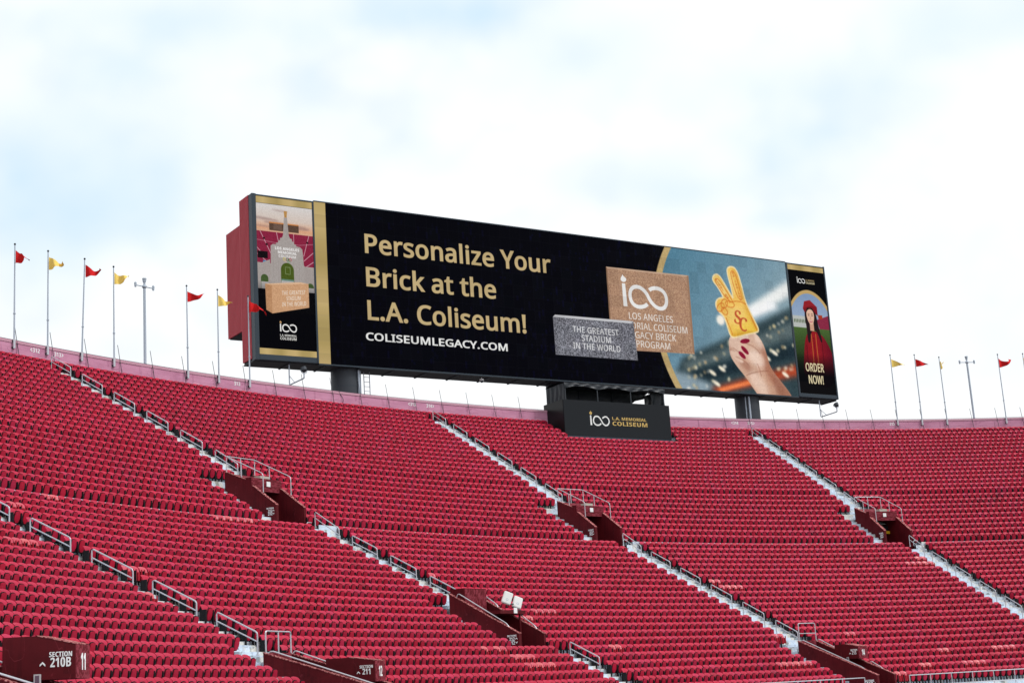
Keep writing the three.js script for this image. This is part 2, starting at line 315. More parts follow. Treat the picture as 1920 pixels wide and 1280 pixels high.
/* ---------------------------------------------------------------- aisle stairs */
const halfAisle = (k) => (k < 25 ? 0.80 : 0.90);
const aisleName = { z: 'aisle at the 210B sign', o: 'aisle ending at the 211 sign', a: 'aisle below the flagpoles', b: 'aisle below the middle of the board', c: 'aisle below the right column', d: 'far aisle' };
const stepGeo = (w, h, d) => { const g = new THREE.BoxGeometry(w, h, d); const p = g.attributes.position, n = g.attributes.normal, u = g.attributes.uv; for (let i = 0; i < p.count; i++) u.setXY(i, (Math.abs(n.getX(i)) > 0.5 ? p.getZ(i) : p.getX(i)) + 0.37 * h, (Math.abs(n.getY(i)) > 0.5 ? p.getZ(i) : p.getY(i))); return g; };
{
  const run = (label, ks, thOf, halfOf) => {
    const g = thing('aisle_stairs', label, 'stairs');
    for (const k of ks) {
      const th = thOf(k) + (halfOf(k) > 0.6 ? 0.15 / rad(k, thOf(k)) : 0), m = skew(k, th), rise = prof(k - 1, th) - prof(k, th), w = halfOf(k) * 2 + (halfOf(k) > 0.6 ? 0.2 : 0), p = P(k, th, 0, 0.0);
      const geo = stepGeo(w, rise / 2, 0.36).translate(0, rise / 4, 0.18).applyMatrix4(m);
      const s = part('step', geo, M.step, g); s.position.copy(p);
      const e = part('step', stepGeo(w, 0.05, TREAD - 0.36).translate(0, 0.024, 0.36 + (TREAD - 0.36) / 2 + 0.008).applyMatrix4(m), M.step, g); e.position.copy(p);
    }
  };
  const seq = (a, b) => Array.from({ length: b - a + 1 }, (_, i) => a + i);
  for (const n of ['a', 'b', 'c']) run('pale concrete steps to the rim wall in the ' + aisleName[n], seq(1, 20), (k) => aisleAt(n, k), halfAisle);
  for (const n of ['a', 'b', 'c']) run('narrow steps beside the upper tunnel in the ' + aisleName[n], seq(20, 24), (k) => UPPER[n].l - 0.50 / rad(k, UPPER[n].l), () => 0.49);
  for (const n of ['b', 'c']) run('pale concrete steps below the upper tunnel in the ' + aisleName[n], seq(25, n === 'b' ? 42 : 47), (k) => aisleAt(n, k), halfAisle);
  run('pale concrete steps between the two tunnels of the ' + aisleName.a, seq(25, 36), (k) => aisleAt('a', k), halfAisle);
  run('pale concrete steps below the tunnel with the white light panels', seq(42, 47), (k) => -1.118, halfAisle);
  run('pale concrete steps in the ' + aisleName.o, seq(16, 42), (k) => aisleAt('o', k), halfAisle);
  for (const [n, r] of [['a', [37, 41]], ['o', [43, 46]], ['b', [43, 46]]]) run('narrow concrete steps beside the ' + ({ a: 'tunnel with the white light panels', o: 'tunnel in the aisle with the 211 sign', b: 'low tunnel under the middle of the board' })[n], seq(...r), (k) => LOWER[n].l - 0.34 / rad(k, LOWER[n].l), () => 0.32);
}

/* ---------------------------------------------------------------- handrails in the aisles */
function handrail(k0, k1, th0, th1, label, opts = {}) {
  const a = P(k0, th0, 0, 0.64), b = P(k1, th1, 0, 0.64), h = opts.h ?? 0.84;
  const o = thing('aisle_handrail', label, 'handrail', a, 'handrails standing in the aisles');
  const d = b.clone().sub(a), A = V(0, 0, 0), T1 = V(0, h, 0), T2 = d.clone().setY(d.y + h), B2 = d.clone();
  part('hoop', bent([A, T1, T2, B2], 0.029, 0.09), M.rail, o);
  const lo = h - 0.33;
  part('mid_rail', bar(V(0, lo, 0), d.clone().setY(d.y + lo), 0.024), M.rail, o);
  for (const p of [A, B2]) part('foot', new THREE.CylinderGeometry(0.06, 0.065, 0.04, 10).translate(p.x, p.y + 0.045, p.z), M.rail, o);
  return o;
}
for (const n of ['a', 'b', 'c']) {
  for (let i = 0; i < 6; i++) handrail(0.1 + 3.1 * i - (n === 'a' ? 0.45 : 0), 2.05 + 3.1 * i - (n === 'a' ? 0.45 : 0), aisleAt(n, 3 * i), aisleAt(n, 3 * i + 2), ordinal[i] + ' handrail below the rim wall in the ' + aisleName[n]);
}
for (const [n, c] of [['a', 4], ['b', 6], ['c', 7]]) for (let i = 0; i < c; i++) {
  const k = 24.15 + 2.96 * i - (n === 'a' ? 0.35 : 0); handrail(k, k + 1.92, aisleAt(n, 30), aisleAt(n, 30), ordinal[i] + ' handrail below the upper tunnel in the ' + aisleName[n]);
}
{ let i = 0; for (const [a, b] of [[16.8, 18.8], [20, 22], [23.1, 25.1], [26.2, 28.3], [29.4, 31.5], [32.6, 34.7], [35.7, 37.9], [38.9, 40.9]]) handrail(a, b, aisleAt('o', a), aisleAt('o', b), ordinal[7 - i++] + ' handrail up from the sign in the ' + aisleName.o); }
handrail(41.6, 43.6, -1.118, -1.118, 'grey tube handrail just below the tunnel with the white light panels');

/* ---------------------------------------------------------------- board frame (used by seats too) */
const BYAW = 56.8272594789876 * Math.PI / 180, BU = V(Math.sin(BYAW), 0, -Math.cos(BYAW)), BN = V(Math.cos(BYAW), 0, Math.sin(BYAW)), BO = V(8.59410316, 0, -127.16908743);
const bturn = Math.atan2(-BU.z, BU.x);
const onBoard = (p) => { const d = p.clone().sub(BO); return [d.dot(BU), d.dot(BN)]; };

/* ---------------------------------------------------------------- seats */
function shell(nu, nv, front, thick) {      // front(u, v) -> point, with an equal back face thick behind (in -z), closed at the rim
  const pos = [], idx = [], N = (nu + 1) * (nv + 1);
  for (let s = 0; s < 2; s++) for (let j = 0; j <= nv; j++) for (let i = 0; i <= nu; i++) { const p = front(i / nu * 2 - 1, j / nv); pos.push(p[0], p[1], p[2] - s * thick); }
  const at = (i, j, s) => s * N + j * (nu + 1) + i;
  for (let j = 0; j < nv; j++) for (let i = 0; i < nu; i++) {
    idx.push(at(i, j, 0), at(i + 1, j, 0), at(i + 1, j + 1, 0), at(i, j, 0), at(i + 1, j + 1, 0), at(i, j + 1, 0));
    idx.push(at(i, j, 1), at(i + 1, j + 1, 1), at(i + 1, j, 1), at(i, j, 1), at(i, j + 1, 1), at(i + 1, j + 1, 1));
  }
  const rim = []; for (let i = 0; i < nu; i++) rim.push([i, 0]); for (let j = 0; j < nv; j++) rim.push([nu, j]); for (let i = nu; i > 0; i--) rim.push([i, nv]); for (let j = nv; j > 0; j--) rim.push([0, j]);
  const base = pos.length / 3; for (const s of [0, 1]) for (const [i, j] of rim) { const q = at(i, j, s) * 3; pos.push(pos[q], pos[q + 1], pos[q + 2]); }
  const L = rim.length; for (let m = 0; m < L; m++) { const a = base + m, b = base + (m + 1) % L; idx.push(a, a + L, b, b, a + L, b + L); }
  const g = new THREE.BufferGeometry(); g.setAttribute('position', new THREE.Float32BufferAttribute(pos, 3)); g.setIndex(idx); g.computeVertexNormals(); return g;
}
const backGeo = shell(6, 6, (u, v) => {
  const top = smooth(0.66, 1, v), hw = 0.236 - 0.012 * (1 - v) - 0.030 * top * top;
  const y = 0.555 + 0.30 * v - 0.030 * u * u * top;
  return [hw * u, y, 0.195 - 0.105 * v - 0.02 * top * top + 0.045 * u * u * (1 - 0.4 * top)];
}, 0.022);
const panShape = (grow, back) => (u, v) => {
  const hw = 0.162 * (0.46 + 0.54 * smooth(-0.12, 0.40, v)) - 0.034 * smooth(0.35, 1, v) + grow;
  return [hw * u, 0.270 - grow * (1 - v) + (0.385 + grow * 1.2) * v + 0.036 * (1 - u * u) * v - 0.02 * (1 - u * u) * (1 - v), 0.345 - back + 0.095 * v + 0.016 * (1 - u * u) * Math.sin(Math.PI * (0.12 + 0.8 * v))];
};
const panGeo = shell(6, 7, panShape(0, 0), 0.026);
const gapShadeGeo = shell(6, 5, panShape(0.024, 0.032), 0.02);  // slightly larger black sheet behind the pan, painting the shaded gap around it
const plain = (list) => mergeGeometries(list.map((g) => { const r = g.index ? g.toNonIndexed() : g.clone(); r.deleteAttribute('uv'); return r; }));
const standShadeGeo = plain([box(-0.275, -0.225, 0.0, 0.62, 0.33, 0.40), box(-0.262, -0.238, 0.26, 0.60, 0.15, 0.36), box(-0.236, 0.236, 0.24, 0.565, 0.150, 0.165), box(-0.272, -0.228, 0.60, 0.645, 0.16, 0.40), box(-0.268, -0.234, 0.0, 0.60, 0.12, 0.17), box(-0.255, 0.245, 0.29, 0.325, 0.26, 0.31), box(-0.28, -0.222, 0.0, 0.02, 0.10, 0.44)]);  // stand and arm; thin black back sheet and side plate paint shade between seats
const armShadeGeo = plain([standShadeGeo, gapShadeGeo]);
const barsGeo = merge([box(-0.20, -0.145, 0.28, 0.70, 0.34, 0.37), box(0.145, 0.20, 0.28, 0.70, 0.34, 0.37), box(-0.05, 0.05, 0.28, 0.60, 0.33, 0.35), box(-0.19, 0.19, 0.28, 0.60, 0.29, 0.31)]);
const seats = [];          // every seat: row, angle, matrix
{
  for (let k = 0; k <= LAST; k++) {
    const stops = [];
    for (const n of ORDER) {
      const c = aisleAt(n, k), h = halfAisle(k) / rad(k, c); let l = c - h + 0.17 / rad(k, c), r = c + h + (n === 'o' ? 0.05 : k > 24 ? 0.38 : 0.22) / rad(k, c); if (k === 0) { stops.push([c, c]); continue; }
      const u = UPPER[n], w = LOWER[n];
      if (u && k >= 19 && k <= 24) { l = u.l - 1.05 / rad(k, u.l); r = u.r + 0.09 / rad(k, u.r); }
      if (u && (k === 18)) { r = Math.max(r, u.r + 0.1 / rad(k, u.r)); }
      if (w && k >= w.k0 - 1.3 && k <= w.k1) { l = w.l - (k < w.k0 + 1.6 ? 1.1 : 0.74) / rad(k, w.l); if (k >= w.k0 - 0.5) r = w.r + 0.09 / rad(k, w.r); }
      if (n === 'a' && k > 41) { l = -1.118 - h; r = -1.118 + h; }
      stops.push([l, r]);
    }
    for (let i = 0; i < stops.length; i++) {
      const a = i === stops.length - 1 ? stops[i][1] : stops[i][1], b = i === stops.length - 1 ? TH1 : stops[i + 1][0];
      if (b <= a) continue;
      let len = 0; const n = 24; for (let j = 0; j < n; j++) len += P(k, lerp(a, b, j / n)).distanceTo(P(k, lerp(a, b, (j + 1) / n)));
      const count = Math.floor((len - 0.06) / 0.5); if (count < 1) continue;
      for (let j = 0; j < count; j++) {
        const th = lerp(a, b, ((j + 0.5) * (len / count)) / len), p = P(k, th);
        const [bu, bn] = onBoard(p);
        if (bu > -8.95 && bu < 2.25 && bn < 4.35 && k < 7) continue;
        const T = tangent(k, th); seats.push({ k, th, p, turn: Math.atan2(-T.z, T.x), end: j === count - 1 });
      }
    }
  }
  const z = (ox, oy, s, l) => l.map(([x, y]) => [ox + x / s, oy + y / s]);
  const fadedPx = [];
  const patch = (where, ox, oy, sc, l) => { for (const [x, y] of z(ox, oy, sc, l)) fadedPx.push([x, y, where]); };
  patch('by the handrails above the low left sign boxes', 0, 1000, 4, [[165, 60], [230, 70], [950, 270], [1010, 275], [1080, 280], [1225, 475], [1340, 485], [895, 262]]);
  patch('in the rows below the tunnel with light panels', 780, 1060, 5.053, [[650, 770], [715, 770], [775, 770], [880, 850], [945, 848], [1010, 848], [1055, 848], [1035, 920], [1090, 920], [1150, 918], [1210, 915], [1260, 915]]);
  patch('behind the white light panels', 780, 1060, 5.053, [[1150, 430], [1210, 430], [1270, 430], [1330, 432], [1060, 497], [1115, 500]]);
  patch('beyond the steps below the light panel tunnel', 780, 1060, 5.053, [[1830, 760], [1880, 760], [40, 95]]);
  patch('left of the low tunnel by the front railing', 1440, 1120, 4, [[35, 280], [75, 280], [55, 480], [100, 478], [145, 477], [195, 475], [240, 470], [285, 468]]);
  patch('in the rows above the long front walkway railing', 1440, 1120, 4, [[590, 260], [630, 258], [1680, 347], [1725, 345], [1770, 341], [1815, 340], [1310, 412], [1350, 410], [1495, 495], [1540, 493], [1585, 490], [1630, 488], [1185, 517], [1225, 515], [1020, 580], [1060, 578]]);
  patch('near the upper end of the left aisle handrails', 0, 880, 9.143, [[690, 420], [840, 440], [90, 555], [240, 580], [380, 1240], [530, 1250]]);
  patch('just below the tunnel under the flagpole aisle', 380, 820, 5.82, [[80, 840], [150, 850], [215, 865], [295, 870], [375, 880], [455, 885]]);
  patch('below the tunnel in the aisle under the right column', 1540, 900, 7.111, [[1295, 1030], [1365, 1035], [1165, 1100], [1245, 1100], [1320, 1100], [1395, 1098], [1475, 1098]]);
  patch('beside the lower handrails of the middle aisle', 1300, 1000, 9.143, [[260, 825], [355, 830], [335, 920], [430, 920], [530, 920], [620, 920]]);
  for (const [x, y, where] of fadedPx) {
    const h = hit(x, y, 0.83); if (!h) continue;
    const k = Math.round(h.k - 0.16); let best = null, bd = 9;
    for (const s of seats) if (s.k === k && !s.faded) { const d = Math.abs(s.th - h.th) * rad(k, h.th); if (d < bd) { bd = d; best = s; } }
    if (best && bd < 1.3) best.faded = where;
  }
  // how large each seat shows
  const q = new THREE.Vector3();
  for (const s of seats) {
    q.copy(s.p); q.y += 0.6 - UP; const zz = q.dot(fwd), x = 960 + F * q.dot(camRt) / zz, y = 640 - F * q.dot(camUp) / zz;
    s.size = x > 5 && x < 1915 && y > 5 && y < 1272 && zz > 5 ? F / zz : 0;
    if (x < 165 && y > 1200) s.size *= 0.5;
  }
  const eul = new THREE.Euler(), mat4 = (s) => new THREE.Matrix4().makeRotationFromEuler(eul.set((rnd() - 0.5) * 0.035, s.turn + (rnd() - 0.5) * 0.05, (rnd() - 0.5) * 0.02, 'YXZ')).setPosition(s.p);
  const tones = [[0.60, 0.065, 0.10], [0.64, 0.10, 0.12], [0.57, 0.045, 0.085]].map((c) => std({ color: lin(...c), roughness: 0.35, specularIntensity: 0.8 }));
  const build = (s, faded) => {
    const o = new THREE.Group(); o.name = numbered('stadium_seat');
    part('backrest', backGeo, faded ? M.fadedBack : M.back, o); part(faded ? 'support_bars' : 'seat_pan', faded ? barsGeo : panGeo, faded ? M.fadedPan : M.pan, o); part('arm_frame_shade', faded ? standShadeGeo : armShadeGeo, M.black, o);
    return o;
  };
  const proto = { true: null, false: null };
  const put = (s, faded, label, group) => {
    let o; if (!proto[faded]) o = proto[faded] = build(s, faded); else { o = proto[faded].clone(); o.name = numbered('stadium_seat'); }
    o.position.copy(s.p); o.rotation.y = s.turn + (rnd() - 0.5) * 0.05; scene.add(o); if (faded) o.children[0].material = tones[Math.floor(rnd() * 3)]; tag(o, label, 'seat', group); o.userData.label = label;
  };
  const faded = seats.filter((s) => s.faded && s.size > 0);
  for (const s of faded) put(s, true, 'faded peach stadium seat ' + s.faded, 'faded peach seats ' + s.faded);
  const near = seats.filter((s) => !s.faded && s.size > 0).sort((a, b) => b.size - a.size).slice(0, 300 - faded.length);
  for (const s of near) { s.own = true; put(s, false, 'red folding stadium seat in the rows around the 210B sign', 'red seats of the nearest rows'); }
  const paint = (g, c) => { const n = g.attributes.position.count, a = new Float32Array(n * 3); for (let i = 0; i < n; i++) { a[i * 3] = c.r; a[i * 3 + 1] = c.g; a[i * 3 + 2] = c.b; } g.setAttribute('color', new THREE.BufferAttribute(a, 3)); return g; };
  const ni = (g) => { const r = g.clone().toNonIndexed(); for (const n of Object.keys(r.attributes)) if (!['position', 'normal'].includes(n)) r.deleteAttribute(n); return r; };
  const all = mergeGeometries([paint(ni(backGeo), M.back.color), paint(ni(panGeo), M.pan.color), paint(ni(armShadeGeo), M.black.color)]);
  const rest = seats.filter((s) => !s.own && !(s.faded && s.size > 0));
  const im = new THREE.InstancedMesh(all, std({ vertexColors: true, roughness: 0.45 }), rest.length), col = new THREE.Color();
  rest.forEach((s, i) => { im.setMatrixAt(i, mat4(s)); const patchy = 0.9 + 0.2 * fbm(s.p.x * 0.11, s.k * 0.22, s.p.z * 0.11, 3), v = (0.90 + 0.18 * rnd()) * patchy - (rnd() < 0.012 ? 0.25 : 0), fadeTo = 0.8 + 0.55 * rnd() * rnd(); col.setRGB(v, v * fadeTo, v * fadeTo); im.setColorAt(i, col); });
  im.name = 'stadium_seat_rows'; im.castShadow = im.receiveShadow = true; im.userData.kind = 'stuff'; tag(im, 'thousands of red folding seats in curved rows filling the stand', 'seats'); scene.add(im);
  console.log('seats', seats.length, 'faded', faded.length, 'near', near.length);
}

/* ---------------------------------------------------------------- tunnels */
function tunnelFrame(k, l, r) {
  const th = (l + r) / 2, A = P(k, l), B = P(k, r), o = P(k, th), m = skew(k, th);
  return { o, m, w: A.distanceTo(B), th, y: (kk) => prof(kk, th) - o.y };
}
const place = (g, m) => g.applyMatrix4(m);
for (const n of ['a', 'b', 'c']) {
  const u = UPPER[n], f = tunnelFrame(18, u.l, u.r), h = f.w / 2, t = 0.16, Z = (k) => (k - 18) * TREAD, z0 = Z(UK0), zr = Z(22.4), z1 = Z(UK1);
  const g = thing('tunnel_entrance', 'dark red tunnel with roof guard rails in the ' + aisleName[n], 'tunnel', f.o, 'upper tunnel entrances');
  const P2 = (name, geo, mat, p = g) => part(name, place(geo, f.m), mat, p);
  const floor = f.y(25) + 0.01, bottom = floor - 0.3;
  const prof2 = [[z0, bottom], [z0, 0.34], [zr - 0.25, -0.22], [zr - 0.1, -0.50], [zr + 0.12, -0.58], [z1, -1.72], [z1, bottom]];
  P2('left_wall', slab(prof2, -h, -h + t), M.maroon); P2('right_wall', slab(prof2, h - t, h), M.maroon);
  for (const s of [-1, 1]) { const x0 = s < 0 ? -h - 0.02 : h - t - 0.02, x1 = x0 + t + 0.04; P2('wall_cap', slab([[zr + 0.14, -0.58], [z1 + 0.015, -1.715], [z1 + 0.015, -1.685], [zr + 0.14, -0.55]], x0, x1), M.maroonTop); P2('wall_cap', slab([[z0, 0.343], [zr - 0.27, -0.217], [zr - 0.27, -0.187], [z0, 0.373]], x0, x1), M.maroonTop); }
  P2('roof', slab([[z0 - 0.02, 0.05], [z0 - 0.02, 0.28], [zr - 0.2, -0.26], [zr - 0.2, -0.5]], -h + t, h - t), M.maroonLit);
  P2('back_wall', box(-h + t, h - t, -1.0, 0.24, z0 - 0.02, z0 + 0.1), M.maroon);
  P2('header', box(-h - 0.006, h + 0.006, -0.80, -0.12, zr - 0.3, zr + 0.06), M.maroon); P2('fascia', box(-h - 0.002, h + 0.002, -0.795, -0.125, zr + 0.0605, zr + 0.075), M.maroonLit);
  P2('floor', box(-h, h, floor - 0.2, floor, z0, z1 + 0.05), M.concrete);
  P2('sign_plate', box(-0.02, 0.26, -0.52, -0.26, zr + 0.076, zr + 0.095), M.white);
  P2('vent_box', box(0.05, 0.72, -0.25, 0.10, zr - 0.75, zr - 0.35), std({ color: lin(0.5, 0.46, 0.40), roughness: 0.8 }));
  P2('overhead_sign', box(-h + t + 0.1, h - t - 0.1, floor + 2.0, floor + 2.35, z0 + 0.75, z0 + 0.80), M.black);
  P2('warning_board', box(-0.1, h - t, floor + 1.78, floor + 1.98, z0 + 0.78, z0 + 0.82), M.yellow);
  // sign lettering on the outer face of the left wall
  const sg = merge([letters('SECTIONS', 0.09, 1).translate(-0.02, 0.36, 0), letters(u.s, 0.16, 0.95).translate(-0.02, 0.14, 0), box(-0.22, 0.18, 0.018, 0.034, 0, 0.008), letters(u.t, 0.16, 0.95).translate(-0.02, -0.12, 0), chevron('up', 0.13).translate(0.34, 0.15, 0), chevron('down', 0.13).translate(0.34, -0.11, 0)]).scale(0.55, 0.6, 1).rotateY(-Math.PI / 2).translate(-h - 0.003, -2.06, z1 - 0.36);
  P2('sign_lettering', sg, M.white);
  // guard rails around the roof
  const R = 0.026, e = h - t / 2, yb = 1.16;
  P2('guard_rail', bent([V(-e, 0.3, z0 + 0.06), V(-e, yb, z0 + 0.06), V(e, yb, z0 + 0.06), V(e, 0.3, z0 + 0.06)], R, 0.04), M.rail);
  P2('rail_post', bar(V(0, 0.2, z0 + 0.06), V(0, yb, z0 + 0.06), R), M.rail);
  const zl = Z(23.35), yl = -0.62;
  for (const s of [-1, 1]) {
    P2('guard_rail', bent([V(s * e, yb, z0 + 0.06), V(s * e, yl + 0.62, zl), V(s * e, yl - 0.35, zl)], R, 0.14), M.rail);
    P2('rail_post', bar(V(s * e, -0.1, Z(21.6)), V(s * e, lerp(yb, yl + 0.62, (Z(21.6) - z0) / (zl - z0)), Z(21.6)), R), M.rail);
  }
  // looped rail that starts the steps below
  P2('loop_rail', bent([V(h + 0.25, floor + 0.55, z1 + 0.1), V(h - 0.1, floor + 0.55, z1 + 0.1), V(h - 0.1, floor + 0.98, z1 + 0.1), V(h + 0.25, floor + 0.98, z1 + 0.1)], 0.024, 0.12), M.rail);
}
function lowerTunnel(n, label, tops, more) {
  const u = LOWER[n], K = Math.floor(u.k0), f = tunnelFrame(K, u.l, u.r), h = f.w / 2, t = 0.16, Z = (k) => (k - K) * TREAD, y18 = prof(18, f.th) - f.o.y, z0 = Z(u.k0), z1 = Z(u.k1);
  const g = thing('tunnel_entrance', label, 'tunnel', f.o, 'lower tunnel entrances');
  const P2 = (name, geo, mat, p = g) => part(name, place(geo, f.m), mat, p);
  const yA = y18 + tops[0], yB = y18 + tops[1], floor = f.y(Math.min(48, Math.round(u.k1))) + 0.01, bottom = Math.min(floor, yB - 2.2) - 0.2;
  const line = (z) => lerp(yA, yB, (z - z0) / (z1 - z0));
  const pr = [[z0, bottom], [z0, yA], [z1, yB], [z1, bottom]];
  P2('left_wall', slab(pr, -h, -h + t), M.maroon); P2('right_wall', slab(pr, h - t, h), M.maroon);
  for (const s of [-1, 1]) { const x0 = s < 0 ? -h - 0.02 : h - t - 0.02; P2('wall_cap', slab([[z0 - 0.01, yA], [z1 + 0.015, yB], [z1 + 0.015, yB + 0.03], [z0 - 0.01, yA + 0.03]], x0, x0 + t + 0.04), M.maroonTop); }
  P2('floor', box(-h, h, bottom - 0.1, bottom + 0.1, z0, z1), M.concrete);
  const rail = (s, za, zb, hh = 0.12) => { const x = s * (h - t / 2 - (s < 0 ? 0.0 : 0.0)); P2('grab_rail', bent([V(x, line(za) + 0.02, za), V(x, line(za) + hh, za + 0.1), V(x, line(zb) + hh, zb - 0.12), V(x, line(zb) + 0.02, zb)], 0.027, 0.12), M.rail); };
  more({ g, P2, h, t, z0, z1, line, yA, yB, floor, bottom, y18, Z, rail, f });
  return g;
}
function signBox(c, name, number, zA, zB, top, front, low, w = 0.78) {
  const { P2, h, y18 } = c, x1 = h + 0.02, x0 = x1 - w, yt = y18 + top, yf = y18 + front, yl = y18 + low;
  const zk = lerp(zA, zB, 0.45);
  const b = P2('sign_box', slab([[zA, yl + 0.02], [zA, yt], [zk, yt], [zB, yf], [zB, yl]], x0, x1), M.maroon);
  P2('box_top', slab([[zk, yt + 0.004], [zB + 0.01, yf + 0.004], [zB + 0.01, yf + 0.022], [zk, yt + 0.022]], x0 - 0.01, x1 + 0.01), M.maroonTop, b);
  P2('box_front', box(x0 + 0.004, x1 - 0.004, yl + 0.004, yf - 0.004, zB + 0.001, zB + 0.02), M.maroonLit, b);
  const cy = (yf + yl) / 2, H = yf - yl;
  const side = merge([letters('SECTION', H * 0.105, 0.8).translate(0, H * 0.17, 0), letters(name, H * 0.20, 0.7).translate(0, -H * 0.06, 0), chevron('up', H * 0.13).translate(-H * (name.length > 3 ? 0.52 : 0.40), -H * 0.10, 0)]).rotateY(-Math.PI / 2);
  P2('section_lettering', side.translate(x0 - 0.003, cy + H * 0.06, zB - H * 0.42), M.white, b);
  P2('number_lettering', letters(number, H * 0.36, 0.5).translate((x0 + x1) / 2, cy, zB + 0.021), M.white, b);
  P2('notice_plate', box(x0 - 0.03, x0 - 0.006, yl - H * 0.14, yl + H * 0.18, zB - H * 1.18, zB - H * 0.98), std({ color: lin(0.55, 0.5, 0.52), roughness: 0.6 }), b);
  P2('notice_print', box(x0 - 0.034, x0 - 0.031, yl - H * 0.10, yl + H * 0.14, zB - H * 1.14, zB - H * 1.02), std({ color: lin(0.16, 0.10, 0.14), roughness: 0.6 }), b);
  return b;
}
const back = (c, hh = 0.76) => {
  const { P2, h, t, z0, yA } = c;
  P2('back_wall', box(-h + t, h - t, yA - 1.5, yA + 0.01, z0 - 0.02, z0 + 0.1), M.maroonLit);
  P2('guard_rail', bent([V(-h + 0.1, yA - 0.1, z0 + 0.05), V(-h + 0.1, yA + hh, z0 + 0.05), V(h - 0.1, yA + hh, z0 + 0.05), V(h - 0.1, yA - 0.1, z0 + 0.05)], 0.028, 0.08), M.rail);
};
lowerTunnel('o', 'dark red tunnel with a sign box, at the foot of the long left aisle', [-10.05, -11.75], (c) => {
  back(c); c.P2('rail_post', bar(V(0, c.yA, c.z0 + 0.05), V(0, c.yA + 0.76, c.z0 + 0.05), 0.026), M.rail);
  c.rail(-1, c.z0 + 0.15, c.z1 - 0.6); c.rail(1, c.z0 + 0.1, c.Z(45.6));
  signBox(c, '211', '12', c.Z(45.2), c.Z(47.55), -10.36, -10.52, -11.24);
});
lowerTunnel('z', 'dark red tunnel whose sign box reads 210B, the only one with a letter', [-10.38, -12.05], (c) => {
  back(c); c.rail(-1, c.z0 + 0.15, c.z1 - 0.6); c.rail(1, c.z0 + 0.1, c.Z(45.2));
  signBox(c, '210B', '11', c.Z(44.6), c.Z(46.9), -10.02, -10.26, -11.08);
});
lowerTunnel('b', 'dark red tunnel with a sign box, beside the front walkway railing', [-9.80, -11.95], (c) => {
  back(c, 0.98); c.P2('guard_rail', bar(V(-c.h + 0.1, c.yA + 0.42, c.z0 + 0.05), V(c.h - 0.1, c.yA + 0.42, c.z0 + 0.05), 0.022), M.rail);
  c.rail(-1, c.z0 + 0.15, c.z1 - 0.8); c.rail(1, c.z0 + 0.1, c.Z(44.8)); c.rail(1, c.Z(47.4), c.z1 - 0.7);
  signBox(c, '213', '14', c.Z(45.2), c.Z(47.2), -10.15, -10.33, -10.98);
  c.P2('sign_lettering', merge([letters('SECTIONS', 0.08, 0.8).translate(0, 0.18, 0), letters('213', 0.17, 0.75), chevron('up', 0.12).translate(0.34, 0, 0)]).rotateY(-Math.PI / 2).translate(-c.h - 0.003, c.yB - 0.45, c.z1 - 0.5), M.white);
  c.P2('warning_board', box(0, c.h - c.t, c.bottom + 1.9, c.bottom + 2.1, c.z0 + 1.6, c.z0 + 1.64), M.yellow);
});
let lightSpot = null;
const t4 = (c) => {
  c.P2('back_wall', box(-c.h + c.t, c.h - c.t, c.yA - 1.5, c.yA, c.z0 - 0.02, c.z0 + 0.1), M.maroon);
  c.rail(-1, c.z0 + 0.35, c.z1 - 0.55, 0.2); c.rail(1, c.z0 + 0.1, c.z0 + 1.2, 0.2); c.rail(1, c.Z(39.6), c.z1 - 0.4, 0.2);
  c.P2('sign_lettering', merge([letters('SECTIONS', 0.09, 1).translate(-0.02, 0.36, 0), letters('212', 0.17, 0.9).translate(-0.02, 0.14, 0), box(-0.24, 0.2, 0.016, 0.034, 0, 0.008), letters('112', 0.17, 0.9).translate(-0.02, -0.12, 0), chevron('up', 0.14).translate(0.36, 0.15, 0), chevron('down', 0.14).translate(0.36, -0.11, 0)]).scale(0.6, 0.68, 1).rotateY(-Math.PI / 2).translate(-c.h - 0.003, c.yB - 0.32, c.z1 - 0.36), M.white);
};
lowerTunnel('a', 'dark red tunnel entrance with a steel cabinet and white light panels on its roof', [-6.95, -9.1], (c) => {
  t4(c);
  const yr = c.y18 - 7.92;
  c.P2('roof_slab', box(-c.h + c.t + 0.004, c.h + 0.02, yr - 0.16, yr, c.Z(37.6), c.Z(40.05)), M.maroon);
  c.P2('roof_post', bar(V(c.h - 0.3, yr - 2, c.Z(39.9)), V(c.h - 0.3, yr - 0.1, c.Z(39.9)), 0.05), M.maroon);
  c.P2('warning_board', box(-0.2, c.h - c.t, c.bottom + 1.75, c.bottom + 1.95, c.z0 + 1.6, c.z0 + 1.64), M.yellow);
  const cab = c.P2('cabinet', box(-c.h + 0.18, c.h - 0.25, yr - 0.3, c.yA + 0.22, c.z0 - 0.05, c.z0 + 0.7), M.maroon);
  for (const [a, b] of [[-c.h + 0.22, -0.05], [-0.02, c.h - 0.29]]) c.P2('cabinet_door', box(a, b, yr - 0.24, c.yA + 0.18, c.z0 + 0.702, c.z0 + 0.725), M.maroonLit, cab);
  c.P2('notice_plate', box(c.h - 0.95, c.h - 0.68, yr - 0.14, yr + 0.12, c.Z(40.05) + 0.004, c.Z(40.05) + 0.024), M.white);
  lightSpot = { o: c.f.o, m: c.f.m, y: yr, z: c.Z(39.6), x: c.h };
});
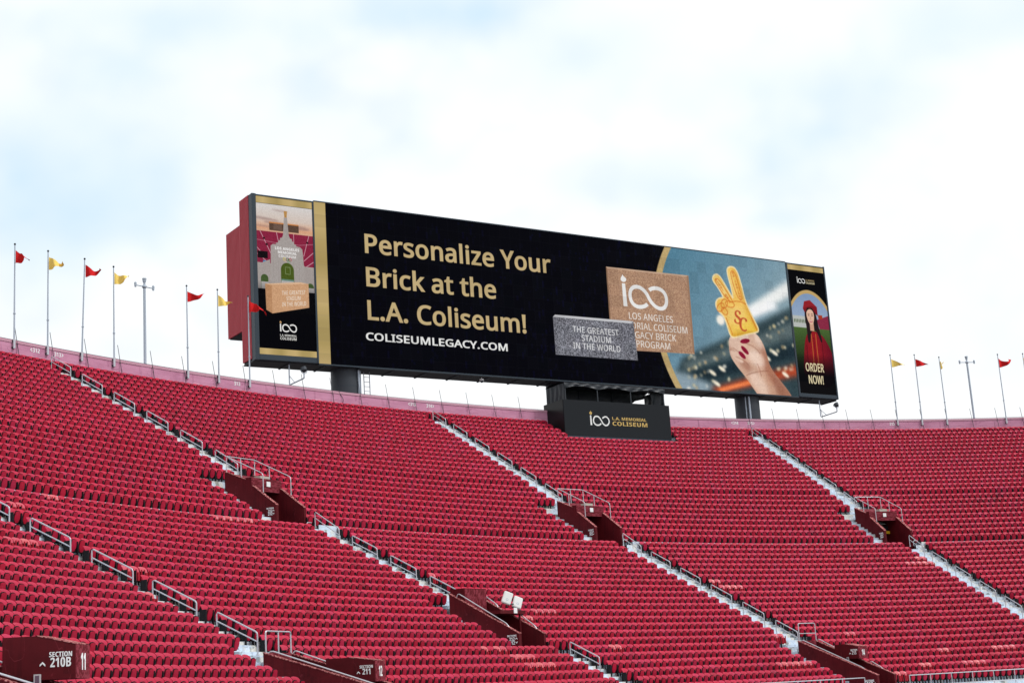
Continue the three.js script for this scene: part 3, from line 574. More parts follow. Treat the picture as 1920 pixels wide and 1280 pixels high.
{ // white light panels on the roof slab
  const { o, m, y, z, x } = lightSpot;
  const g = thing('light_panel_pair', 'two tilted white floodlight panels on a stand above the tunnel roof', 'floodlight', o);
  const put = (name, geo, mat) => part(name, geo.applyMatrix4(m), mat, g);
  put('stand', merge([bar(V(x - 0.35, y, z), V(x - 0.35, y + 0.35, z), 0.04), bar(V(x - 0.95, y + 0.33, z), V(x + 0.3, y + 0.33, z), 0.03), box(x - 0.6, x - 0.1, y + 0.005, y + 0.05, z - 0.2, z + 0.2)]), M.darkSteel);
  const pm = std({ color: lin(0.72, 0.72, 0.70), roughness: 0.5 });
  for (const [dx, ry, rx, dy] of [[-0.62, -0.75, -0.30, 0.50], [0.20, -0.70, -0.42, 0.30]]) {
    const e = new RoundedBoxGeometry(0.44, 0.64, 0.15, 4, 0.072).rotateX(rx).rotateZ(-0.42).rotateY(ry).translate(x - 0.35 + dx, y + dy + 0.1, z + 0.05);
    put('panel', e, pm);
    put('panel_rim', new THREE.TorusGeometry(0.05, 0.015, 6, 12).translate(0, -0.1, 0.07).rotateX(rx).rotateZ(-0.42).rotateY(ry).translate(x - 0.35 + dx, y + dy + 0.1, z + 0.05), M.steel);
  }
}
/* ---------------------------------------------------------------- front railing */
{
  const sec = (t0, t1, label) => {
    const base = P(48, t0, 0, 0.55), o = thing('front_railing', label, 'railing', base);
    const pt = (th, h) => P(48, th, h, 0.55).sub(base), n = Math.round((t1 - t0) * 57 / 1.75);
    for (const [h, name, r] of [[1.0, 'top_rail', 0.025], [0.42, 'lower_rail', 0.028]]) {
      const pts = []; for (let i = 0; i <= n * 2; i++) pts.push(pt(lerp(t0, t1, i / (n * 2)), h)); part(name, new THREE.TubeGeometry(new THREE.CatmullRomCurve3(pts), n * 4, r, 6), M.rail, o);
    }
    for (let i = 0; i <= n; i++) { const th = lerp(t0, t1, i / n); part('post', bar(pt(th, 0.16), pt(th, 1.0), 0.026), M.rail, o); }
  };
  sec(-1.06, -0.832, 'grey front walkway railing below the tunnel with light panels'); sec(-0.766, -0.30, 'long grey front walkway railing right of the last sign box');
}

/* ---------------------------------------------------------------- flagpoles, pennants and light masts */
const flagMat = { red: new THREE.MeshPhysicalMaterial({ color: lin(0.62, 0.018, 0.02), roughness: 0.9, side: THREE.DoubleSide, specularIntensity: 0.2 }), yellow: new THREE.MeshPhysicalMaterial({ color: lin(0.95, 0.68, 0.17), roughness: 0.9, side: THREE.DoubleSide, specularIntensity: 0.2 }) };
{
  const where = ['fourth flagpole on the 312 side of the light mast', 'third flagpole on the 312 side of the light mast', 'second flagpole on the 312 side of the light mast', 'first flagpole on the 312 side of the light mast', 'first flagpole between the light mast and the video board', 'second flagpole between the light mast and the video board', 'flagpole before the red side of the board',
    'flagpole beside the plain 315 mark on the rim wall', 'second flagpole past the 315 mark', 'third flagpole past the 315 mark', 'flagpole just beyond the light mast of section 315', 'second flagpole beyond the light mast of section 315'];
  const list = [[-1.1537, 7.4, 'red', 0.72, 0.80, 0.10, 1, -0.02], [-1.1286, 7.5, 'yellow', 0.85, 0.80, 0.12, 2, 0], [-1.1023, 7.52, 'red', 0.85, 0.80, 0.24, 3, 0.05], [-1.0766, 7.52, 'yellow', 0.86, 0.78, 0.26, 4, 0], [-1.0154, 7.32, 'red', 1.05, 0.72, 0.22, 5, 0], [-0.9888, 7.48, 'yellow', 0.95, 0.78, 0.12, 6, 0], [-0.9615, 7.44, 'red', 1.05, 0.78, -0.22, 7, 0],
    [-0.2952, 7.46, 'yellow', 1.0, 0.75, 0.12, 8, 0], [-0.2687, 7.48, 'red', 1.05, 0.72, 0.02, 9, 0], [-0.2418, 7.26, 'yellow', 0.42, 0.75, 0.4, 10, 0.3], [-0.1785, 7.44, 'red', 1.2, 0.85, 0.42, 11, 0], [-0.1520, 7.46, 'yellow', 1.0, 0.75, 0.1, 12, 0]];
  list.forEach(([th, h, colour, len, hoist, rise, sd, lean], i) => {
    const b = P(0, th, 1.2, -0.14), o = thing('flagpole', 'slender pale steel pole, ' + where[i], 'flagpole', b, 'flagpoles along the rim'), hh = h - 1.2;
    const tip = V((rnd() - 0.5) * 0.06 + (i === 2 ? 0.18 : 0), hh, 0);
    part('shaft', bar(V(0, 0, 0), tip, 0.052, 0.034, 10), M.steel, o);
    part('sleeve', bar(V(0, 0, 0), tip.clone().multiplyScalar(0.09), 0.085, 0.085, 10), M.rail, o);
    part('collar', bar(tip.clone().multiplyScalar(0.33), tip.clone().multiplyScalar(0.34), 0.075, 0.075, 10), M.steel, o);
    part('finial', new THREE.SphereGeometry(0.065, 10, 8).translate(tip.x, hh + 0.07, 0), M.darkSteel, o);
    for (const y of [0.06, 0.42]) part('wall_bracket', box(-0.09, 0.09, y - 0.05, y + 0.05, -0.13, 0.02).applyMatrix4(skew(0, th)), M.darkSteel, o);
    // pennant: rippled triangle streaming to the right
    len *= 1.18; const nx = 22, ny = 7, pos = [], idx = [], wl = lean + ((sd * 29 % 7) - 3) * 0.12, wind = V(Math.cos(0.35 + wl), 0, -Math.sin(0.35 + wl) + 0.2), side = V(-wind.z, 0, wind.x);
    for (let a = 0; a <= nx; a++) for (let c = 0; c <= ny; c++) {
      const s = a / nx, q = c / ny, half = hoist * (1 - s) * 0.5, rip = Math.sin(s * (5.5 + (sd * 37 % 5)) + sd * 1.9 + q * 1.3) * (0.17 + 0.045 * (sd * 17 % 4)) * Math.pow(s, 0.6) + Math.sin(s * 15 + sd + q * 2) * 0.035 * s;
      const curl = rise * (s * s * (0.6 + 0.9 * s)) - 0.10 * s + (0.07 + 0.03 * (sd * 11 % 3)) * Math.sin(s * (5 + (sd * 7 % 4)) + sd * 2.3 + q * 1.5) * s;
      const p = wind.clone().multiplyScalar(0.05 + len * (s - 0.10 * Math.abs(rip) * 4 * s)).addScaledVector(side, rip);
      pos.push(p.x, (q - 0.5) * 2 * half + curl - hoist * s * (0.1 + 0.05 * (sd * 13 % 5)), p.z);
    }
    for (let a = 0; a < nx; a++) for (let c = 0; c < ny; c++) { const e = a * (ny + 1) + c; idx.push(e, e + ny + 1, e + 1, e + 1, e + ny + 1, e + ny + 2); }
    const g = new THREE.BufferGeometry(); g.setAttribute('position', new THREE.Float32BufferAttribute(pos, 3)); g.setIndex(idx); g.computeVertexNormals();
    const fl = part('pennant', g, flagMat[colour], scene); fl.position.copy(b).add(tip).add(V(0, -0.30 - hoist * 0.5, 0));
    tag(fl, colour + ' triangular pennant flying from the ' + where[i], 'flag', 'pennants along the rim');
  });
  for (const [th, label, tilt] of [[-1.0440, 'pale grey light mast with a cross arm among the seven near flagpoles', 0], [-0.2080, 'pale grey light mast with a cross arm past the far end of the board', 0]]) {
    const b = P(0, th, 0, -0.9), o = thing('light_mast', label, 'light mast', b, 'light masts behind the rim wall'), T = tangent(0, th), h = 7.3;
    part('shaft', bar(V(0, -2, 0), V(0, h - 0.35, 0), 0.10, 0.085, 12), M.steel, o);
    part('head', merge([new THREE.SphereGeometry(0.15, 12, 8).translate(0, h - 0.3, 0), bar(V(0, h - 0.2, 0), V(0, h + 0.05, 0), 0.07, 0.07, 10), new THREE.CylinderGeometry(0.14, 0.10, 0.26, 10).translate(0, h + 0.12, 0)]), M.steel, o);
    const e = T.clone().multiplyScalar(0.72);
    part('cross_arm', bar(e.clone().negate().setY(h - 0.3), e.clone().setY(h - 0.3), 0.035), M.steel, o);
    for (const s of [-1, 1]) part('lamp', merge([new THREE.CylinderGeometry(0.085, 0.065, 0.26, 10), new THREE.SphereGeometry(0.08, 8, 6).translate(0, 0.13, 0)]).translate(e.x * s, h - 0.3, e.z * s), M.steel, o);
  }
}

/* ---------------------------------------------------------------- what the three screens show */
function canvas(w, h) { const c = document.createElement('canvas'); c.width = w; c.height = h; return c; }
function fit(ctx, str, x, base, width, cap, colour, font = 'bold', align = 'left') {
  ctx.save(); const semi = font === 'semi'; if (semi) font = 'normal'; ctx.font = font + ' 100px sans-serif'; const m = ctx.measureText(str).width, s = cap / 72;
  ctx.translate(x, base); ctx.scale(width / m, s); ctx.fillStyle = colour; ctx.textAlign = align; ctx.fillText(str, 0, 0); if (semi) { ctx.lineWidth = 4.5; ctx.lineJoin = 'miter'; ctx.strokeStyle = colour; ctx.strokeText(str, 0, 0); } ctx.restore();
}
function poly(ctx, pts, fill) { ctx.beginPath(); pts.forEach(([x, y], i) => (i ? ctx.lineTo(x, y) : ctx.moveTo(x, y))); ctx.closePath(); ctx.fillStyle = fill; ctx.fill(); }
function curve(ctx, pts) { // closed smooth outline through points
  ctx.beginPath(); const n = pts.length, mid = (a, b) => [(a[0] + b[0]) / 2, (a[1] + b[1]) / 2]; let m = mid(pts[n - 1], pts[0]); ctx.moveTo(...m);
  for (let i = 0; i < n; i++) { const e = mid(pts[i], pts[(i + 1) % n]); ctx.quadraticCurveTo(pts[i][0], pts[i][1], e[0], e[1]); } ctx.closePath();
}
function speckle(ctx, x0, y0, w, h, amount, coarse, tintR = 1, tintB = 1, inside) {
  const im = ctx.getImageData(x0, y0, w, h), d = im.data;
  for (let j = 0; j < h; j++) for (let i = 0; i < w; i++) {
    if (inside && !inside(x0 + i, y0 + j)) continue;
    const k = (j * w + i) * 4, n = (rnd() - 0.5) * amount + (noise3(i * 0.35 + x0, j * 0.35, 3) - 0.5) * coarse + (rnd() < 0.03 ? amount * 0.7 : 0);
    d[k] += n * tintR; d[k + 1] += n; d[k + 2] += n * tintB;
  }
  ctx.putImageData(im, x0, y0);
}
// the 100 mark: a torch, then a ribbon that makes two rings
function hundred(ctx, x, y, s, torch, ribbon, flame) {
  ctx.save(); ctx.translate(x, y); ctx.scale(s, s);
  poly(ctx, [[-0.085, 0], [0.085, 0], [0.12, 1], [-0.09, 1]], torch);
  ctx.fillStyle = flame; ctx.beginPath(); ctx.moveTo(-0.02, -0.42); ctx.bezierCurveTo(0.02, -0.24, 0.2, -0.3, 0.16, -0.16); ctx.bezierCurveTo(0.12, -0.03, -0.1, -0.03, -0.13, -0.15); ctx.bezierCurveTo(-0.15, -0.26, -0.03, -0.3, -0.02, -0.42); ctx.fill();
  ctx.lineWidth = 0.17; ctx.strokeStyle = ribbon; ctx.lineCap = 'butt';
  ctx.beginPath(); ctx.moveTo(1.20, 0.80); ctx.bezierCurveTo(1.0, 1.02, 0.30, 1.12, 0.30, 0.5); ctx.bezierCurveTo(0.30, -0.02, 0.98, -0.05, 1.24, 0.42); ctx.bezierCurveTo(1.56, 1.12, 2.26, 1.1, 2.26, 0.52); ctx.bezierCurveTo(2.26, -0.02, 1.58, -0.02, 1.36, 0.18); ctx.stroke();
  ctx.restore();
}
const GOLD = '#c8b080', CREAM = '#ded0a8';
function goldBar(ctx, x, y, w, h, vertical) { const g = vertical ? ctx.createLinearGradient(0, y, 0, y + h) : ctx.createLinearGradient(x, 0, x + w, 0); for (let i = 0; i <= 8; i++) { const v = 0.5 + 0.5 * Math.sin(i * 1.7 + x * 0.1); g.addColorStop(i / 8, `rgb(${170 + 34 * v},${148 + 30 * v},${92 + 30 * v})`); } ctx.fillStyle = g; ctx.fillRect(x, y, w, h); }
function ledNoise(ctx, w, h, strong) {
  for (let i = 0; i < 900; i++) { const x = Math.floor(rnd() * w / 8) * 8, y = Math.floor(rnd() * h / 8) * 8; ctx.fillStyle = `rgba(8,8,${Math.floor(26 + 30 * rnd())},${0.25 + 0.35 * rnd() * (x / w)})`; ctx.fillRect(x, y, 8, 8 + 8 * Math.floor(rnd() * 3)); }
}
function photo(c, x0, y0, w, h, blur, grain) {   // soften and grain a picture the way a photograph shown on a coarse LED wall looks
  const t = canvas(w, h), q = t.getContext('2d'); q.drawImage(c, x0, y0, w, h, 0, 0, w, h);
  const x = c.getContext('2d'); x.save(); x.beginPath(); x.rect(x0, y0, w, h); x.clip(); x.filter = `blur(${blur}px)`; x.drawImage(t, x0, y0); x.restore();
  speckle(x, x0, y0, w, h, grain, grain * 1.4);
}
function modules(ctx, w, h, step) { // LED cabinets differ a little in brightness and meet in hairline seams
  for (let j = 0; j < h; j += step) for (let i = 0; i < w; i += step) { const v = rnd(); ctx.fillStyle = v < 0.5 ? `rgba(0,0,0,${0.07 * rnd()})` : `rgba(120,130,190,${0.022 * rnd()})`; ctx.fillRect(i, j, step, step); }
  ctx.fillStyle = 'rgba(70,76,110,0.10)'; for (let i = step; i < w; i += step) ctx.fillRect(i, 0, 1, h); for (let j = step; j < h; j += step) ctx.fillRect(0, j, w, 1);
}
function mainScreen() {
  const W = 2048, H = 538, c = canvas(W, H), x = c.getContext('2d');
  x.fillStyle = '#020208'; x.fillRect(0, 0, W, H); ledNoise(x, W, H);
  goldBar(x, 0, 0, 42, H, true);
  // round picture on the right with its gold rim
  x.save(); x.beginPath(); x.ellipse(1880, 272, 512, 512, 0, 0, 7); x.fillStyle = '#c3a873'; x.fill(); x.beginPath(); x.ellipse(1880, 272, 484, 490, 0, 0, 7); x.clip();
  let g = x.createLinearGradient(1400, 0, 2048, 538); g.addColorStop(0, '#4f7f96'); g.addColorStop(0.45, '#7296a8'); g.addColorStop(0.7, '#8fa9b4'); g.addColorStop(1, '#5b6a70'); x.fillStyle = g; x.fillRect(1380, 0, 700, H);
  x.filter = 'blur(10px)';
  poly(x, [[1490, 420], [1700, 335], [2060, 180], [2060, 560], [1390, 560]], '#33464c'); poly(x, [[1480, 445], [1760, 350], [2060, 240], [2060, 300], [1500, 470]], '#5d6c6e'); poly(x, [[1500, 480], [2060, 330], [2060, 380], [1520, 520]], '#1b2b33');
  poly(x, [[1390, 470], [1500, 480], [1640, 520], [1560, 560], [1380, 560]], '#8fa3ae');
  poly(x, [[1800, 215], [2060, 70], [2060, 135], [1830, 245]], '#f4f6f4'); poly(x, [[1830, 205], [1960, 165], [1990, 190], [1850, 240]], '#ffffff');
  poly(x, [[1610, 530], [1800, 478], [2060, 410], [2060, 455], [1840, 505], [1640, 548]], '#b84a2c'); x.filter = 'blur(4px)'; poly(x, [[1640, 530], [1800, 490], [1830, 498], [1660, 540]], '#ff8a50');
  x.fillStyle = '#fff7ea'; x.beginPath(); x.arc(1688, 262, 20, 0, 7); x.fill();
  x.filter = 'blur(3px)';
  for (let i = 0; i < 90; i++) { const r = i % 4, t = rnd(), px = lerp(1500, 2050, t), py = [lerp(425, 225, t), lerp(470, 262, t), lerp(500, 330, t), lerp(535, 420, t)][r] + (rnd() - 0.5) * 16; x.globalAlpha = 0.25 + 0.5 * rnd(); x.fillStyle = ['#f1d9a2', '#ffeec6', '#c9a878', '#fff6e2'][Math.floor(rnd() * 4)]; x.beginPath(); x.ellipse(px, py, 6 + 3 * rnd(), 6 + 3 * rnd(), 0.4, 0, 7); x.fill(); }
  x.globalAlpha = 1;
  for (const [px, py] of [[1625, 470], [1672, 452], [1905, 395], [1945, 372], [1990, 455], [1640, 510], [1905, 470]]) { x.save(); x.translate(px, py); x.rotate(0.5); x.fillStyle = '#fff3da'; x.beginPath(); x.ellipse(0, 0, 19, 8, 0, 0, 7); x.fill(); x.restore(); }
  x.filter = 'none';
  // hand and forearm
  const skin = x.createLinearGradient(1720, 300, 1960, 520); skin.addColorStop(0, '#e9c9b4'); skin.addColorStop(0.5, '#dcb198'); skin.addColorStop(1, '#c99a80');
  curve(x, [[1722, 325], [1716, 360], [1718, 400], [1748, 440], [1790, 480], [1838, 545], [1900, 600], [2040, 600], [2010, 530], [1950, 470], [1915, 430], [1905, 385], [1893, 340], [1862, 300], [1820, 290], [1760, 300]]); x.fillStyle = skin; x.fill();
  x.save(); curve(x, [[1722, 325], [1716, 360], [1718, 400], [1748, 440], [1790, 480], [1838, 545], [1900, 600], [2040, 600], [2010, 530], [1950, 470], [1915, 430], [1905, 385], [1893, 340], [1862, 300], [1820, 290], [1760, 300]]); x.clip(); x.filter = 'blur(9px)';
  for (const [px, py, w, h, r, f2] of [[1905, 420, 26, 80, -0.35, 'rgba(165,105,82,0.75)'], [1980, 540, 30, 90, -0.6, 'rgba(150,95,75,0.7)'], [1790, 430, 40, 14, 0.7, 'rgba(160,100,80,0.6)'], [1735, 385, 30, 8, 0.6, 'rgba(150,92,74,0.8)'], [1745, 350, 30, 7, 0.4, 'rgba(150,92,74,0.7)'], [1850, 400, 44, 30, 0.5, 'rgba(250,226,210,0.7)'], [1850, 500, 30, 60, -0.7, 'rgba(245,216,198,0.7)'], [1870, 330, 16, 40, -0.4, 'rgba(248,222,206,0.7)']]) { x.save(); x.translate(px, py); x.rotate(r); x.fillStyle = f2; x.beginPath(); x.ellipse(0, 0, w, h, 0, 0, 7); x.fill(); x.restore(); }
  x.filter = 'blur(1.5px)'; x.fillStyle = '#e6c3ae'; for (const [a, b, r, w, h] of [[1762, 372, 0.55, 42, 15], [1752, 400, 0.6, 36, 14], [1745, 345, 0.35, 36, 15]]) { x.save(); x.translate(a, b); x.rotate(r); x.beginPath(); x.ellipse(0, 0, w, h, 0, 0, 7); x.fill(); x.restore(); }
  x.restore(); x.filter = 'blur(1px)';
  x.strokeStyle = 'rgba(140,85,66,0.6)'; x.lineWidth = 3;
  for (const l of [[[1735, 365], [1770, 385], [1790, 400]], [[1745, 400], [1790, 410], [1806, 430]], [[1800, 345], [1850, 350], [1870, 380]], [[1790, 470], [1840, 450], [1905, 445]], [[1850, 420], [1862, 440], [1866, 470]]]) { x.beginPath(); x.moveTo(...l[0]); x.quadraticCurveTo(...l[1], ...l[2]); x.stroke(); }
  x.filter = 'none'; curve(x, [[1766, 318], [1775, 300], [1812, 296], [1822, 316], [1812, 340], [1780, 345]]); x.fillStyle = '#ecd0bd'; x.fill();
  for (const [px, py, r, w, h] of [[1800, 336, -0.18, 25, 9], [1795, 372, 0.7, 22, 9], [1779, 392, 0.65, 20, 9]]) { x.save(); x.translate(px, py); x.rotate(r); x.fillStyle = '#8c1330'; x.beginPath(); x.ellipse(0, 0, w, h, 0, 0, 7); x.fill(); x.restore(); }
  // foam hand giving the two-finger sign
  const foam = (grow, fill) => { x.save(); x.lineJoin = 'round'; curve(x, [[1668, 108], [1676, 88], [1698, 84], [1718, 112], [1754, 168], [1764, 176], [1762, 140], [1744, 68], [1752, 50], [1778, 46], [1794, 66], [1806, 110], [1816, 165], [1828, 200], [1856, 252], [1876, 288], [1858, 296], [1810, 306], [1770, 318], [1744, 324], [1730, 318], [1718, 268], [1706, 240], [1680, 226], [1672, 200], [1686, 180], [1712, 176], [1716, 170], [1692, 130]]); if (grow) { x.lineWidth = grow; x.strokeStyle = fill; x.stroke(); } x.fillStyle = fill; x.fill(); x.restore(); };
  foam(12, '#f7e2b0'); const fg = x.createLinearGradient(1680, 60, 1870, 310); fg.addColorStop(0, '#f3c157'); fg.addColorStop(0.6, '#f6c967'); fg.addColorStop(1, '#f3cf45'); foam(0, fg);
  x.save(); curve(x, [[1668, 108], [1676, 88], [1698, 84], [1718, 112], [1754, 168], [1764, 176], [1762, 140], [1744, 68], [1752, 50], [1778, 46], [1794, 66], [1806, 110], [1816, 165], [1828, 200], [1856, 252], [1876, 288], [1858, 296], [1810, 306], [1770, 318], [1744, 324], [1730, 318], [1718, 268], [1706, 240], [1680, 226], [1672, 200], [1686, 180], [1712, 176], [1716, 170], [1692, 130]]); x.clip(); x.filter = 'blur(8px)';
  for (const [px, py, w, h, r, f2] of [[1850, 240, 14, 80, -0.45, 'rgba(214,140,40,0.55)'], [1800, 110, 8, 70, -0.2, 'rgba(214,140,40,0.5)'], [1700, 120, 8, 60, -0.6, 'rgba(255,236,170,0.7)'], [1760, 100, 7, 60, -0.2, 'rgba(255,236,170,0.6)'], [1790, 312, 70, 8, -0.15, 'rgba(200,120,20,0.6)'], [1705, 215, 26, 12, 0.5, 'rgba(214,140,40,0.35)'], [1770, 240, 44, 40, 0.2, 'rgba(255,226,140,0.4)']]) { x.save(); x.translate(px, py); x.rotate(r); x.fillStyle = f2; x.beginPath(); x.ellipse(0, 0, w, h, 0, 0, 7); x.fill(); x.restore(); }
  x.restore();
  x.strokeStyle = '#d4722c'; x.lineWidth = 3;
  curve(x, [[1676, 112], [1686, 96], [1704, 108], [1748, 168], [1760, 190], [1730, 178]]); x.stroke(); curve(x, [[1756, 70], [1772, 58], [1788, 80], [1802, 150], [1808, 176], [1784, 170]]); x.stroke();
  for (const [px, py, w, h, r] of [[1714, 196, 20, 14, -0.9], [1694, 212, 22, 13, -0.7], [1712, 226, 16, 12, 0.7], [1742, 196, 22, 12, 0.1]]) { x.save(); x.translate(px, py); x.rotate(r); x.beginPath(); x.ellipse(0, 0, w, h, 0, 0, 7); x.stroke(); x.restore(); }
  x.beginPath(); x.moveTo(1738, 190); x.quadraticCurveTo(1790, 172, 1824, 190); x.moveTo(1716, 250); x.lineTo(1742, 316); x.moveTo(1842, 236); x.lineTo(1866, 288); x.stroke();
  const along = (str, p, q2, s) => { for (let i = 0; i < str.length; i++) { const t = (i + 0.5) / str.length; x.save(); x.translate(lerp(p[0], q2[0], t), lerp(p[1], q2[1], t)); x.rotate(Math.atan2(q2[1] - p[1], q2[0] - p[0]) - Math.PI / 2); x.fillStyle = '#c65a26'; x.font = 'bold ' + s + 'px sans-serif'; x.textAlign = 'center'; x.fillText(str[i], 0, s * 0.35); x.restore(); } };
  along('FIGHT ON!', [1682, 100], [1744, 186], 13); along('GO TROJANS', [1770, 64], [1800, 178], 12);
  x.save(); x.translate(1786, 258); x.rotate(0.16); x.strokeStyle = '#c4562f'; x.fillStyle = '#c4562f'; x.font = 'bold 74px serif'; x.textAlign = 'center'; x.scale(0.9, 1); x.fillText('S', -14, 14); x.fillText('C', 16, 36); x.restore();
  x.restore();
  // soft light on the foam and the hand
  photo(c, 1370, 0, 678, H, 1.3, 13);
  // headline
  fit(x, 'Personalize Your', 174, 152, 748, 63, GOLD, 'semi'); fit(x, 'Brick at the', 174, 266, 514, 63, GOLD, 'semi'); fit(x, 'L.A. Coliseum!', 174, 379, 632, 63, GOLD, 'semi'); fit(x, 'COLISEUMLEGACY.COM', 170, 449, 552, 25, '#efefec', 'semi');
  // tan brick
  poly(x, [[1166, 104], [1550, 101], [1546, 404], [1163, 412]], '#b08a70'); speckle(x, 1163, 101, 387, 311, 46, 46, 1, 0.8, (i, j) => i > 1166 && i < 1546 && j > 104 && j < 406);
  poly(x, [[1166, 104], [1550, 101], [1550, 107], [1172, 110]], '#c9a98f'); poly(x, [[1166, 104], [1172, 110], [1168, 411], [1163, 412]], '#8f6d55'); poly(x, [[1541, 104], [1550, 101], [1546, 404], [1538, 398]], '#9d7a62');
  hundred(x, 1240, 160, 86, '#efeeec', '#efeeec', '#efeeec'); x.lineWidth = 1;
  fit(x, 'LOS ANGELES', 1250, 292, 208, 25, '#ece4dc', 'normal'); fit(x, 'MEMORIAL COLISEUM', 1182, 328, 342, 25, '#ece4dc', 'normal'); fit(x, 'LEGACY BRICK', 1236, 362, 228, 25, '#ece4dc', 'normal'); fit(x, 'PROGRAM', 1274, 395, 162, 25, '#ece4dc', 'normal');
  // granite brick
  poly(x, [[916, 312], [926, 303], [1271, 300], [1278, 446], [917, 448]], '#72727a'); speckle(x, 914, 300, 366, 150, 30, 110, 1, 1.04, (i, j) => i > 917 && i < 1276 && j > 308 && j < 446);
  poly(x, [[916, 312], [926, 303], [1271, 300], [1262, 309]], '#c9c9cc');
  fit(x, 'THE GREATEST', 998, 360, 202, 22, '#e6e6e6', 'normal'); fit(x, 'STADIUM', 1033, 390, 132, 22, '#e6e6e6', 'normal'); fit(x, 'IN THE WORLD', 994, 420, 210, 22, '#e6e6e6', 'normal');
  modules(x, W, H, 42);
  return c;
}
function leftScreen() {
  const W = 400, H = 1000, c = canvas(W, H), x = c.getContext('2d');
  x.fillStyle = '#020206'; x.fillRect(0, 0, W, H);
  let g = x.createLinearGradient(0, 40, 0, 240); g.addColorStop(0, '#d9d5d3'); g.addColorStop(0.5, '#d6c6bb'); g.addColorStop(0.8, '#dda582'); g.addColorStop(1, '#cfae94'); x.fillStyle = g; x.fillRect(0, 44, W, 200);
  x.filter = 'blur(5px)'; for (const [a, b, w2, h2] of [[40, 140, 240, 16], [150, 165, 200, 18], [300, 178, 160, 26], [170, 80, 120, 8], [60, 190, 160, 10]]) { x.fillStyle = 'rgba(150,120,115,0.6)'; x.beginPath(); x.ellipse(a, b, w2 / 2, h2 / 2, 0.05, 0, 7); x.fill(); } x.filter = 'none';
  x.fillStyle = '#8a2440'; x.fillRect(0, 222, W, 240); x.strokeStyle = 'rgba(225,200,205,0.8)'; x.lineWidth = 4;
  for (const [a, b, e, f2] of [[24, 222, 96, 360], [140, 222, 152, 280], [262, 222, 262, 280], [372, 222, 330, 360], [0, 330, 30, 360], [0, 370, 60, 410], [400, 330, 330, 390], [400, 390, 340, 430]]) { x.beginPath(); x.moveTo(a, b); x.lineTo(e, f2); x.stroke(); }
  x.lineWidth = 2; x.beginPath(); x.moveTo(0, 280); x.lineTo(130, 290); x.lineTo(300, 290); x.lineTo(400, 276); x.stroke();
  x.fillStyle = '#2a1418'; for (const [a, b] of [[44, 262], [62, 300], [352, 262]]) x.fillRect(a, b, 14, 12);
  x.fillStyle = '#5a4438'; x.fillRect(90, 160, 210, 52); x.fillStyle = '#c8824a'; x.fillRect(90, 158, 210, 8); x.fillStyle = '#6d564a'; x.fillRect(120, 166, 60, 40);
  x.fillStyle = '#130d10'; x.fillRect(4, 352, 70, 44); x.fillStyle = '#4a8ab8'; x.fillRect(40, 410, 40, 20); x.fillRect(330, 430, 40, 20);
  x.fillStyle = '#a9a09a'; x.fillRect(0, 425, W, 160); poly(x, [[0, 440], [90, 400], [90, 590], [0, 590]], '#a59c98'); poly(x, [[400, 452], [330, 420], [330, 590], [400, 590]], '#a39a96');
  const st = '#a79f9b';
  poly(x, [[96, 312], [110, 300], [136, 298], [136, 288], [150, 286], [150, 272], [164, 270], [164, 256], [178, 252], [186, 236], [196, 120], [218, 120], [228, 236], [236, 252], [250, 256], [250, 270], [264, 272], [264, 286], [278, 288], [278, 298], [306, 302], [322, 316], [330, 420], [330, 590], [92, 590]], st); poly(x, [[207, 120], [218, 120], [228, 236], [236, 252], [207, 252]], '#a39b97');
  poly(x, [[196, 78], [220, 78], [216, 120], [200, 120]], '#b98a4e');
  for (const a of [112, 148, 258, 296]) { x.strokeStyle = 'rgba(150,143,140,0.9)'; x.lineWidth = 2; x.beginPath(); x.moveTo(a, 400); x.lineTo(a, 585); x.stroke(); }
  const arch = (cx, top, w2, bot, f2) => { x.fillStyle = f2; x.beginPath(); x.moveTo(cx - w2, bot); x.lineTo(cx - w2, top + w2); x.arc(cx, top + w2, w2, Math.PI, 0); x.lineTo(cx + w2, bot); x.fill(); };
  arch(210, 412, 46, 540, '#4a5a1e'); x.strokeStyle = '#8a9a70'; x.lineWidth = 3; x.strokeRect(196, 440, 34, 44); x.fillStyle = '#6a8a80'; x.fillRect(166, 518, 88, 10); x.fillStyle = '#b5b0ae'; x.fillRect(166, 528, 88, 14);
  arch(48, 498, 26, 590, '#43582e'); arch(372, 530, 24, 590, '#43582e'); x.fillStyle = '#b5b0ae'; x.fillRect(24, 545, 50, 45); x.fillRect(350, 560, 46, 30);
  fit(x, 'LOS ANGELES', 124, 332, 176, 18, '#f6f4f2'); fit(x, 'MEMORIAL', 144, 356, 138, 17, '#f2f0ee'); fit(x, 'COLISEUM', 150, 380, 126, 17, '#eae7e5');
  ['#d8c83a', '#222', '#c03a4a', '#caa', '#4a9a5a'].forEach((s, i) => { x.strokeStyle = s; x.lineWidth = 3; x.beginPath(); x.arc(192 + (i % 3) * 20 + (i > 2 ? 10 : 0), i > 2 ? 398 : 390, 9, 0, 7); x.stroke(); });
  g = x.createLinearGradient(0, 540, 0, 740); g.addColorStop(0, 'rgba(2,2,6,0)'); g.addColorStop(1, 'rgba(2,2,6,1)'); x.fillStyle = g; x.fillRect(0, 540, W, 200); x.fillStyle = '#020206'; x.fillRect(0, 735, W, 270);
  poly(x, [[50, 558], [96, 562], [96, 742], [54, 722]], '#b98a64'); poly(x, [[96, 562], [358, 534], [358, 686], [96, 742]], '#cc9e78'); poly(x, [[50, 558], [300, 528], [358, 534], [96, 562]], '#dcb491'); speckle(x, 50, 528, 310, 215, 34, 30, 1, 0.8, (i, j) => i > 52 && i < 356 && j > 536 + 20 * (1 - (i - 50) / 300) && j < 715 - 30 * ((i - 96) / 260));
